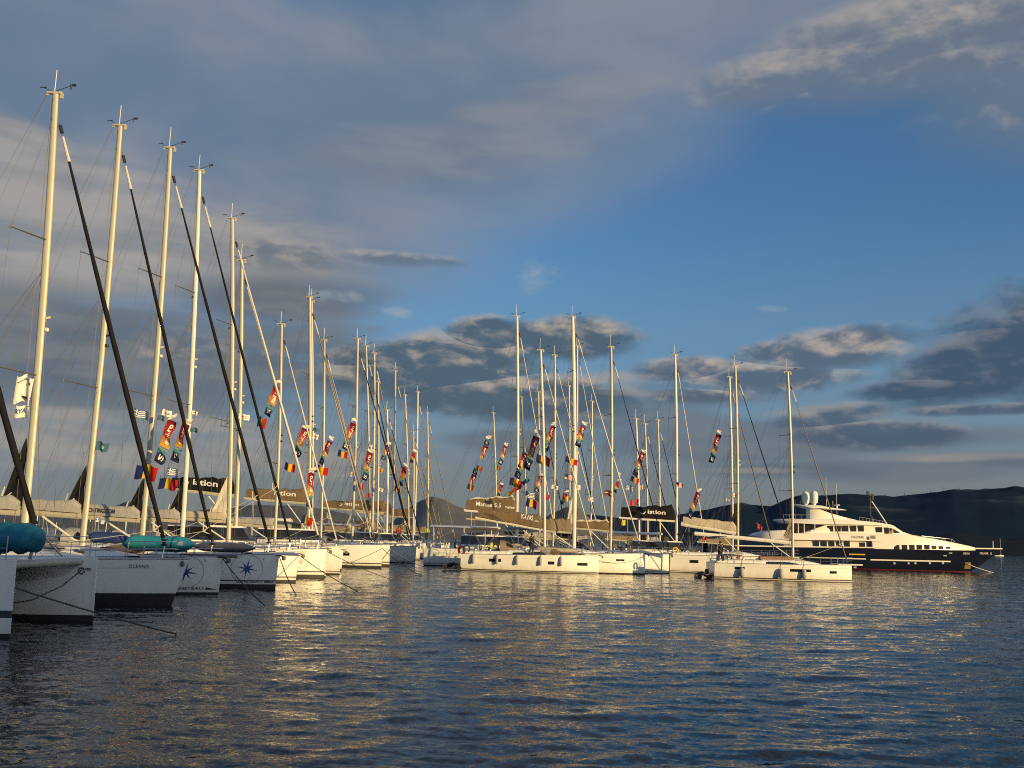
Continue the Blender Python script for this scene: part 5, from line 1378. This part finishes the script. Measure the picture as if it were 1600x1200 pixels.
# ------------------------------------------------------------------ flags
def ramp_material(name, stops, axis='V', const=False):
    m = bpy.data.materials.new(name); m.use_nodes = True
    t = m.node_tree; b = t.nodes['Principled BSDF']; b.inputs['Roughness'].default_value = 0.85; b.inputs['Specular IOR Level'].default_value = 0.2
    uv = t.nodes.new('ShaderNodeUVMap'); sp = t.nodes.new('ShaderNodeSeparateXYZ'); t.links.new(uv.outputs[0], sp.inputs[0])
    r = t.nodes.new('ShaderNodeValToRGB'); r.color_ramp.interpolation = 'CONSTANT' if const else 'LINEAR'
    while len(r.color_ramp.elements) > 1: r.color_ramp.elements.remove(r.color_ramp.elements[-1])
    r.color_ramp.elements[0].position = stops[0][0]; r.color_ramp.elements[0].color = (*stops[0][1], 1)
    for p, c in stops[1:]:
        e = r.color_ramp.elements.new(p); e.color = (*c, 1)
    t.links.new(sp.outputs['Y' if axis == 'V' else 'X'], r.inputs[0])
    tr = t.nodes.new('ShaderNodeBsdfTranslucent'); mx = t.nodes.new('ShaderNodeMixShader'); mx.inputs[0].default_value = 0.25
    t.links.new(r.outputs[0], b.inputs['Base Color']); t.links.new(r.outputs[0], tr.inputs['Color'])
    t.links.new(b.outputs[0], mx.inputs[1]); t.links.new(tr.outputs[0], mx.inputs[2]); t.links.new(mx.outputs[0], t.nodes['Material Output'].inputs['Surface'])
    return m
RAIN = ramp_material('rainbow_banner', [(0, (.50, .36, .05)), (.10, (.62, .30, .05)), (.34, (.58, .12, .04)), (.55, (.42, .035, .03)), (.80, (.30, .016, .025)), (1, (.15, .010, .022))])
NAVB = ramp_material('navy_banner', [(0, (.014, .018, .055)), (.62, (.026, .045, .12)), (.68, (.05, .20, .30)), (.88, (.08, .27, .33)), (.93, (.14, .28, .10)), (1, (.42, .38, .06))])
ROF = ramp_material('romanian_flag', [(0, (.012, .024, .13)), (.335, (.72, .46, .015)), (.667, (.46, .014, .018))], 'U', True)
FLW = mat('flag_white', (0.74, 0.72, 0.68), 0.85); FLB = mat('flag_blue', (0.03, 0.09, 0.30), 0.85); FLN = mat('flag_navy', (0.015, 0.03, 0.09), 0.85)
FLR = mat('flag_red', (0.48, 0.025, 0.03), 0.85); FLT = mat('flag_teal', (0.03, 0.11, 0.17), 0.85); FLO = mat('flag_orange', (0.70, 0.26, 0.03), 0.85); FLY = mat('flag_yellow', (.7, .5, .03), .85)

def set_uv(o, uvs):
    me = o.data; l = me.uv_layers.new(name='UVMap')
    for lp in me.loops: l.data[lp.index].uv = uvs[lp.vertex_index]
_bn = 0
def banner(top, bot, wpx, d, label, text=True, cap=True, tail=1.0, ang=0.40, flip=False, split=0.36):
    """two long cloths flown end to end on a slanting halyard: red and orange above, teal and navy below (or the other way up)"""
    global _bn; _bn += 1
    T, B = at_depth(*top, d), at_depth(*bot, d)
    o = thing('banner_flag', label, 'banner', B, 0, 'rainbow banners flying from the rigging')
    ax = T - B; w = wpx * d / FPX / math.cos(ang) * 0.88
    pr = random.Random(_bn)
    up = ax.normalized()
    def panel(v0, v1, m, ya, letters, u0=0.0):
        a = Vector((up.z, 0, -up.x)); a = Vector((a.x * math.cos(ya), math.sin(ya), a.z * math.cos(ya)))
        ph, k1 = pr.random() * 6, 6 + 4 * pr.random(); sk = (0.10 + 0.25 * pr.random()) * w
        def fn(u, v):
            vv = v0 + (v1 - v0) * v
            return ax * vv + a * (w * u * (1 - 0.08 * math.sin(v * 5 + ph))) + up * (sk * (0.5 - u)) + Vector((0.04 * w * math.sin(v * k1 + ph) * u, w * (0.24 * math.sin(v * k1 + ph + u * 2.5) * (0.3 + u) + 0.05 * math.sin(v * 17 + u * 6)), 0.03 * w * math.sin(v * 13 + ph)))
        nv, nu = 18, 6
        b = MB(); b.grid([[fn(j / nu, i / nv) for j in range(nu + 1)] for i in range(nv + 1)])
        c = b.build('cloth', m, o, angle=180); set_uv(c, [(j / nu, i / nv) for i in range(nv + 1) for j in range(nu + 1)])
        for s_, t0, t1 in letters:
            V, Fc, tw = text_geo(s_, 0.02, 0.0)
            q = MB(); q.add([fn(0.76 - y / 0.70 * 0.48, t0 + x / tw * (t1 - t0)) + Vector((0, -0.012 - 0.00006 * d, 0)) for x, y in V], Fc); q.build('lettering', LETW, c, smooth=False)
        return fn
    ya = ang * (1 if pr.random() < .7 else -0.6)
    if not flip:
        panel(split + 0.02, 1.0, RAIN, ya, [('sail.ro', 0.12, 0.86)] if text else [])
        panel(0.0, split - 0.02, NAVB, ya + pr.uniform(-.25, .25), [('S', 0.22, 0.62)] if text else [], 0)
    else:
        panel(1 - split + 0.04, 1.0, NAVB, ya, [('S', 0.2, 0.6)] if text else []); panel(0.0, 1 - split, RAIN, ya, [('sail.ro', 0.12, 0.86)] if text else [])
    if cap:
        q = MB(); n_ = 5; cw = w * (0.8 + 0.5 * pr.random()); ch = w * (0.45 + 0.3 * pr.random()); ph = pr.random() * 6
        q.grid([[ax * 1.02 + up * (ch * i / n_ + 0.22 * cw * math.sin(j / n_ * 2.2 + ph)) + Vector((cw * (j / n_), 0.12 * cw * math.sin(i * 1.2 + j * 1.1 + ph), 0)) for j in range(n_ + 1)] for i in range(n_ + 1)])
        q.build('white_pennant', FLW, o, angle=180)
    hl = MB(); hl.path([ax * -(0.6 * tail), ax * 1.45], 0.007 + 0.00005 * d, n=4); hl.build('flag_halyard', WIRE, o)
    return o
def flag(pos, size, d, pat, label, droop=0.25, lean=0.12, name='flag', group=None, text=None):
    """small flag: hoist top at pos, streaming to the right unless the width is negative"""
    w, h_ = size[0] * d / FPX, size[1] * d / FPX
    P = at_depth(*pos, d); o = thing(name, label, 'flag', P, 0, group); ph = pos[0] * 0.37
    def fn(u, v):
        return Vector((w * u * 0.96 - lean * abs(w) * (1 - v) * 0 - h_ * lean * (1 - v), 0.20 * abs(w) * math.sin(u * 7.5 + ph + v) * u ** 0.6 + 0.25 * abs(w) * u, -h_ * (1 - v) - abs(w) * droop * u ** 1.3 + 0.09 * h_ * math.sin(u * 8 + ph)))
    nu, nv = 12, 9
    b = MB(); mats = [FLW]; mif = None
    if pat == 'greek':
        mats = [FLB, FLW]
        def mif(i, j):
            r = nv - 1 - i
            if j < 4 and r < 5: return 1 if (j == 1 or j == 2) and r == 2 else (1 if r == 2 or j == 2 else 0)
            return r % 2
    elif pat == 'us':
        mats = [FLW, FLR, FLN]; mif = lambda i, j: 2 if (j < 5 and i > 3) else (i % 2)
    elif pat == 'club': mats = [FLW, FLR, FLN]; mif = lambda i, j: 1 if (i in (3, 4) and 2 < j < 6) else (2 if (i in (3, 5) and 6 < j < 10) else 0)
    elif pat == 'blueemblem': mats = [FLT, FLW]; mif = lambda i, j: 1 if ((i - 4) ** 2 + (j - 7) ** 2 < 5 and (i + j) % 2 == 0) else 0
    elif pat == 'turkish' or pat == 'red': mats = [FLR, FLW]; mif = lambda i, j: 1 if (j in (4, 5) and False) else 0
    elif pat == 'latvia': mats = [mat('flag_maroon', (.16, .015, .03), .85), FLW]; mif = lambda i, j: 1 if i == 4 else 0
    elif pat == 'orange': mats = [FLO, FLY]; mif = lambda i, j: 1 if j < 5 else 0
    elif pat == 'yellow': mats = [FLY]
    b.grid([[fn(j / nu, i / nv) for j in range(nu + 1)] for i in range(nv + 1)], mif=mif)
    if pat == 'ro': mats = [ROF]
    c = b.build('cloth', mats, o, angle=180)
    if pat == 'ro': set_uv(c, [(j / nu, i / nv) for i in range(nv + 1) for j in range(nu + 1)])
    for (s_, u0, v0, hh, m_) in (text or ()):
        V, Fc, tw = text_geo(s_, 0.03); q = MB(); q.add([fn(u0 + x / tw * (0.62 if len(s_) < 5 else .8), v0 + y / .7 * hh) + Vector((0, -0.02, 0)) for x, y in V], Fc); q.build('lettering', m_, c, smooth=False)
    hl = MB(); hl.path([fn(0, 1.25), fn(0, -0.5)], 0.008 + 0.00006 * d, n=4); hl.build('flag_halyard', WIRE, o)
    return o
BN = [
    ((262, 655), (240, 722), 15, 48.5, 'wide rainbow banner partly behind the mast of the whole-star sloop', {}),
    ((285, 661), (266, 719), 13, 54.5, 'rainbow banner just left of the fourth mast from the left', {}),
    ((428, 601), (412, 648), 12, 70, 'highest rainbow banner of the left row, crossed by a black furled headsail', {}),
    ((472, 668), (457, 711), 12, 76, 'rainbow banner just left of the thick mast pair', {}),
    ((482, 738), (478, 792), 10, 79, 'low rainbow banner over the brown sail bags behind a cream headsail', {}),
    ((512, 688), (498, 724), 9, 92, 'slim rainbow banner just right of the thick mast pair', {}),
    ((548, 660), (534, 701), 10, 98, 'rainbow banner left of the tall mast with the black headsail in the left row', {}),
    ((574, 706), (565, 750), 9, 104, 'rainbow banner between two far masts above the second brown sail bag', {}),
    ((603, 696), (595, 717), 7, 112, 'small rainbow banner among the far left masts', {}),
    ((629, 729), (622, 758), 8, 118, 'red topped banner low beside a black slanting headsail', {'text': False}),
    ((644, 707), (640, 722), 6, 140, 'tiny red banner near the end of the left row', {'text': False}),
    ((759, 684), (749, 716), 8, 104, 'upper of two banners on the lone slanting halyard left of centre', {'flip': True}),
    ((741, 731), (731, 758), 8, 104, 'lower of two banners on the lone slanting halyard left of centre', {'flip': True, 'cap': False}),
    ((787, 696), (778, 725), 7, 118, 'slim rainbow banner just right of the lone left mast of the middle group', {}),
    ((833, 681), (818, 732), 11, 92, 'largest rainbow banner of the middle group', {}),
    ((817, 706), (803, 745), 10, 93, 'rainbow banner overlapping the largest one on its left', {}),
    ((861, 664), (849, 702), 9, 90, 'high rainbow banner right of the five-fender sloop mast', {}),
    ((842, 743), (834, 768), 8, 88, 'low rainbow banner directly left of the five-fender sloop mast', {}),
    ((908, 664), (898, 696), 10, 88, 'rainbow banner touching the thickest mast on its right', {}),
    ((1001, 706), (988, 742), 8, 108, 'rainbow banner above the left end of the black lettered bag', {}),
    ((964, 752), (958, 768), 6, 100, 'short banner right of the black headsail mast with an orange flag below', {'text': False}),
    ((881, 770), (875, 787), 6, 108, 'short orange banner low between the middle masts', {'text': False}),
    ((1119, 678), (1107, 722), 8, 100, 'lone rainbow banner high above the beige sail bag', {}),
    ((1088, 768), (1073, 808), 8, 99, 'lone rainbow banner hanging low beside the black lettered bag', {}),
    ((781, 757), (776, 775), 6, 116, 'short dark red banner behind the brown bag of white script', {'text': False}),
    ((825, 746), (792, 772), 6, 95, 'steeply slanting dark banner of small signal cloths by the tall central mast', {'flip': True, 'text': False, 'cap': False}),
]
for tp, bt, w_, d_, ds, kw in BN: banner(tp, bt, w_ , d_, ds, **kw)
RO = [((214, 725), (33, 22), 48, 'under the wide banner, on both sides of a mast'), ((250, 746), (27, 17), 54, 'under the rainbow banner left of the fourth mast'),
      ((404, 650), (13, 16), 70, 'under the highest rainbow banner of the left row'), ((446, 722), (16, 12), 76, 'flying free left of the thick mast pair'),
      ((472, 804), (17, 13), 78, 'low over the white hard tops behind cream headsails'), ((493, 726), (20, 12), 92, 'crossing the cream mast right of the thick pair'),
      ((529, 703), (14, 10), 98, 'under the banner left of the black-headsail mast'), ((560, 753), (9, 10), 104, 'beside the second brown sail bag'),
      ((617, 759), (9, 8), 118, 'beside a black slanting headsail'), ((745, 727), (9, 7), 104, 'under the upper of two banners left of centre'),
      ((731, 756), (10, 8), 104, 'under the lower of two banners left of centre'), ((777, 727), (6, 6), 118, 'right of the lone left mast'),
      ((797, 746), (20, 12), 93, 'at the foot of the overlapping banners'), ((839, 709), (22, 13), 90, 'behind the five-fender sloop mast'),
      ((823, 778), (17, 12), 87, 'largest low flag above the lettered brown bag'), ((884, 713), (20, 9), 88, 'crossing the thickest mast'),
      ((986, 744), (14, 8), 108, 'above the left end of the black lettered bag')]
for ps, szz, d_, ds in RO: flag(ps, szz, d_, 'ro', 'blue yellow and red flag ' + ds, droop=0.1 if szz[0] > 25 else 0.3, group='blue yellow and red flags')
for ps, szz, d_, ds in [((210, 638), (24, 13), 47, 'flying from the third mast spreader'), ((263, 730), (18, 12), 53, 'below the second wide banner'), ((150, 808), (13, 8), 42, 'low on a stern staff among the left row booms'),
                        ((822, 767), (22, 10), 89, 'ragged, left of the five-fender sloop mast'), ((978, 757), (12, 9), 108, 'right of a brown slanting headsail')]:
    flag(ps, szz, d_, 'greek', 'blue and white striped flag ' + ds, group='blue and white striped flags')
for ps, szz, d_, pt, ds in [
    ((151, 689), (18, 14), 42, 'blueemblem', 'teal flag with pale emblem on the second mast'), ((247, 648), (11, 8), 47.5, 'blueemblem', 'teal flag with pale emblem on the third mast'), ((298, 667), (12, 7), 53, 'blueemblem', 'teal flag right of the fourth mast'),
    ((254, 639), (14, 10), 48, 'club', 'white flag with red mark right of the third mast'), ((300, 641), (9, 6), 53, 'club', 'white club flag right of the fourth mast'), ((374, 645), (16, 9), 63, 'club', 'white club flag with red marks on the sixth mast'),
    ((489, 668), (8, 5), 82, 'blueemblem', 'small dark flag right of the thick mast pair'), ((489, 677), (9, 8), 82, 'club', 'small white flag right of the thick mast pair'),
    ((548, 737), (5, 7), 105, 'club', 'tiny white flag left of the black-headsail mast'), ((576, 694), (6, 9), 110, 'club', 'white flag on a leaning far mast'), ((592, 762), (7, 5), 125, 'club', 'small pale flag low among the far left masts'),
    ((590, 730), (9, 6), 125, 'orange', 'small orange flag low among the far left masts'), ((883, 741), (13, 7), 89, 'us', 'striped flag left of the thickest mast'), ((862, 757), (11, 6), 90, 'club', 'white flag right of the five-fender sloop mast'),
    ((901, 757), (7, 7), 92, 'club', 'white flag right of the thickest mast'), ((920, 776), (9, 7), 130, 'club', 'white flag on the short mast between pale headsails'), ((945, 765), (12, 8), 94, 'latvia', 'dark red flag with white stripe on a middle mast'),
    ((955, 776), (6, 7), 99, 'orange', 'orange flag just right of the black-headsail mast'), ((966, 738), (4, 7), 99, 'club', 'tiny white pennant above the short banner'), ((999, 756), (7, 6), 126, 'us', 'striped flag above the left end of the black bag'),
    ((1057, 753), (12, 7), 106, 'us', 'striped flag on the mast of the black-bag catamaran'), ((1145, 770), (7, 6), 101, 'club', 'white flag on the beige-bag sloop mast'), ((1134, 778), (7, 5), 101, 'greek', 'blue striped flag left of the beige-bag sloop mast'),
    ((985, 781), (5, 9), 110, 'red', 'red pennant left of pair above the black bag'), ((993, 779), (5, 10), 110, 'red', 'red pennant right of pair above the black bag'), ((1098, 839), (7, 4), 101, 'red', 'red flag on the bright white boom'),
    ((854, 773), (5, 8), 91, 'red', 'red flag just right of the five-fender sloop mast'), ((972, 812), (7, 8), 100, 'yellow', 'yellow flag under the black lettered bag'), ((573, 770), (6, 6), 112, 'red', 'small red flag low behind the second brown bag'),
    ((885, 775), (4, 8), 110, 'yellow', 'small yellow flag low between the middle masts')]:
    flag(ps, szz, d_, pt, ds, group='small flags in the rigging', droop=0.2)
# white courtesy flags on the first mast
flag((27, 585), (26, 44), 35.2, 'white', 'tall white flag with dark arrow under the first mast spreader', droop=0.1, lean=0.05, text=[('<', 0.40, 0.14, 0.14, FLN), ('sailing', 0.12, 0.78, 0.06, FLN)])
flag((25, 633), (21, 19), 35.2, 'white', 'white flag lettered in red and blue below the tall white flag', droop=0.05, lean=0.05, text=[('RYA', 0.08, 0.38, 0.36, FLB)])
# ensign of the motor yacht
flag((1184, 818), (8, 7), 148, 'red', 'red ensign on the stern of the motor yacht', droop=0.5)
st = MB(); st.path([at_depth(1190, 833, 148.2), at_depth(1182, 816, 148.2)], 0.05, n=6); e_ = st.build('ensign_staff', WOODV, YA); e_.location = -YA.location

# ------------------------------------------------------------------ people on board
def person(P, rz, label, top_mat, leg_mat, pose='stand', hat=None):
    o = thing('person', label, 'person', P, rz, 'people aboard')
    sit = pose == 'sit'
    hip = 0.50 if sit else 0.95
    J = {'pel': (0, 0, hip), 'wai': (0, 0, hip + .16), 'che': (0.02, 0, hip + .38), 'nek': (0.03, 0, hip + .56), 'hea': (0.05, 0, hip + .66), 'top': (0.04, 0, hip + .80)}
    E = [('pel', 'wai'), ('wai', 'che'), ('che', 'nek'), ('nek', 'hea'), ('hea', 'top')]
    Rr = {'pel': (.15, .12), 'wai': (.14, .105), 'che': (.17, .115), 'nek': (.055, .055), 'hea': (.085, .095), 'top': (.07, .075)}
    for s, k in ((-1, 'r'), (1, 'l')):
        J['hp' + k] = (0, s * .10, hip - .04); J['sh' + k] = (0.02, s * .19, hip + .50)
        if sit: J['kn' + k] = (0.44, s * .13, hip); J['an' + k] = (0.46, s * .12, 0.08); J['to' + k] = (0.62, s * .13, 0.04)
        else: J['kn' + k] = (0.04 + .05 * s, s * .11, .50); J['an' + k] = (-0.02 + .08 * s, s * .11, .09); J['to' + k] = (0.14 + .08 * s, s * .13, .04)
        bend = .18 if not sit else .24
        J['el' + k] = (0.0, s * .26, hip + .22); J['wr' + k] = (bend, s * .23, hip + .06)
        J['pa' + k] = (bend + .07, s * .225, hip + .03)
        E += [('pel', 'hp' + k), ('hp' + k, 'kn' + k), ('kn' + k, 'an' + k), ('an' + k, 'to' + k), ('che', 'sh' + k), ('sh' + k, 'el' + k), ('el' + k, 'wr' + k), ('wr' + k, 'pa' + k)]
        Rr.update({'hp' + k: (.095, .095), 'kn' + k: (.06, .06), 'an' + k: (.042, .042), 'to' + k: (.04, .03), 'sh' + k: (.065, .065), 'el' + k: (.045, .045), 'wr' + k: (.03, .025), 'pa' + k: (.036, .018)})
        for fi, (dy, ln) in enumerate(((-.03, .06), (-.012, .075), (.008, .08), (.026, .065))):
            n1 = 'f%d%s' % (fi, k); p = J['pa' + k]; J[n1] = (p[0] + ln * .8, p[1] + dy, p[2] - ln * .5); E.append(('pa' + k, n1)); Rr[n1] = (.008, .008)
        p = J['wr' + k]; J['th' + k] = (p[0] + .05, p[1] - s * .055, p[2] - .02); E.append(('wr' + k, 'th' + k)); Rr['th' + k] = (.009, .009)
    def skin(name, keys, grow, m, cut=None):
        ks = [k for k in J if k in keys]; ix = {k: i for i, k in enumerate(ks)}
        me = bpy.data.meshes.new(name); me.from_pydata([J[k] for k in ks], [(ix[a], ix[b]) for a, b in E if a in ix and b in ix], []); me.materials.append(m)
        ob = bpy.data.objects.new(name, me); C.objects.link(ob); ob.parent = o
        sm = ob.modifiers.new('skin', 'SKIN'); sm.use_smooth_shade = True
        for i, k in enumerate(ks):
            d = me.skin_vertices[0].data[i]; d.radius = (Rr[k][0] + grow, Rr[k][1] + grow); d.use_root = (i == 0)
        ss = ob.modifiers.new('sub', 'SUBSURF'); ss.levels = 1; ss.render_levels = 1
        return ob
    skin('body', set(J), 0.0, SKIN)
    skin('jacket', {'pel', 'wai', 'che', 'nek', 'shr', 'shl', 'elr', 'ell', 'wrr', 'wrl'}, 0.034, top_mat)
    skin('trousers', {'pel', 'hpr', 'hpl', 'knr', 'knl', 'anr', 'anl'}, 0.028, leg_mat)
    hc = Vector(J['hea']); b = MB()
    b.lathe(hc + Vector((-0.015, 0, 0.0)), [(0.085, 0.0), (0.108, 0.05), (0.10, 0.11), (0.06, 0.155), (0.01, 0.165)], n=12); b.build('hair' if not hat else 'cap', hat or HAIR, o)
    f = MB(); f.lathe(hc + Vector((0.09, 0, 0.0)), [(0.012, -.03), (0.018, -0.01), (0.006, .03)], n=6)
    f.build('nose', SKIN, o)
    e = MB()
    for s in (-1, 1):
        e = MB(); e.box(hc + Vector((0.085, s * .034, 0.035)), (0.012, 0.022, 0.012)); e.build('eye', BLACK, o)
    return o
def on_boat(bt, x, y, z): return bt.location + Vector((x, y, z))
person(on_boat(K1, -6.05, -1.45, 1.62), R(-40), 'person in black with a red collar on the side deck of the five-fender sloop', CLOTHB, CLOTHN, 'stand')
person(on_boat(K1, -9.6, -0.9, 1.35), R(-20), 'person in yellow-green jacket sitting in the cockpit of the five-fender sloop', CLOTHG, CLOTHN, 'sit')
person(on_boat(RB, -11.6, -0.7, 1.42), R(-60), 'person all in black standing at the stern of the lone right sloop', CLOTHB, CLOTHB, 'stand', hat=CLOTHB)
Pq = at_depth(623, 838, 100.0); person(Pq - Vector((0, 0, 0.7)), R(-70), 'person in red top among the far decks of the left row', CLOTHR, CLOTHN, 'stand')
Pq = at_depth(667, 836, 122.0); person(Pq - Vector((0, 0, 0.7)), R(-90), 'person in yellow-green jacket near the end of the left row', CLOTHG, CLOTHN, 'stand')

# ------------------------------------------------------------------ wind turbines on the far ridge
for px, ridge, hgt, ds in ((1384, 778, 9, 'leftmost'), (1402, 778, 10, 'second'), (1413, 777, 11, 'third'), (1426, 777, 10, 'fourth'), (1454, 774, 11, 'fifth'), (1474, 771, 14, 'sixth'), (1499, 770, 11, 'rightmost')):
    D_t = 6300.0; P = at_depth(px, ridge + 1, D_t); k = D_t / FPX
    o = thing('wind_turbine', ds + ' of the seven faint wind turbines on the far ridge', 'wind turbine', P, 0, 'wind turbines on the far ridge')
    b = MB(); b.path([(0, 0, 0), (0, 0, hgt * k * .62)], [1.7, 1.0], n=6); b.build('tower', TURB, o)
    b = MB(); hb_ = Vector((0, -3, hgt * k * .62)); a0 = px * 0.7
    for i in range(3):
        a = a0 + i * 2 * math.pi / 3; b.path([hb_, hb_ + Vector((math.sin(a), 0, math.cos(a))) * hgt * k * .38], [1.2, 0.5], n=5)
    b.path([hb_ - Vector((0, 2, 0)), hb_ + Vector((0, 5, 0))], 2, n=6); b.build('rotor', TURB, o)
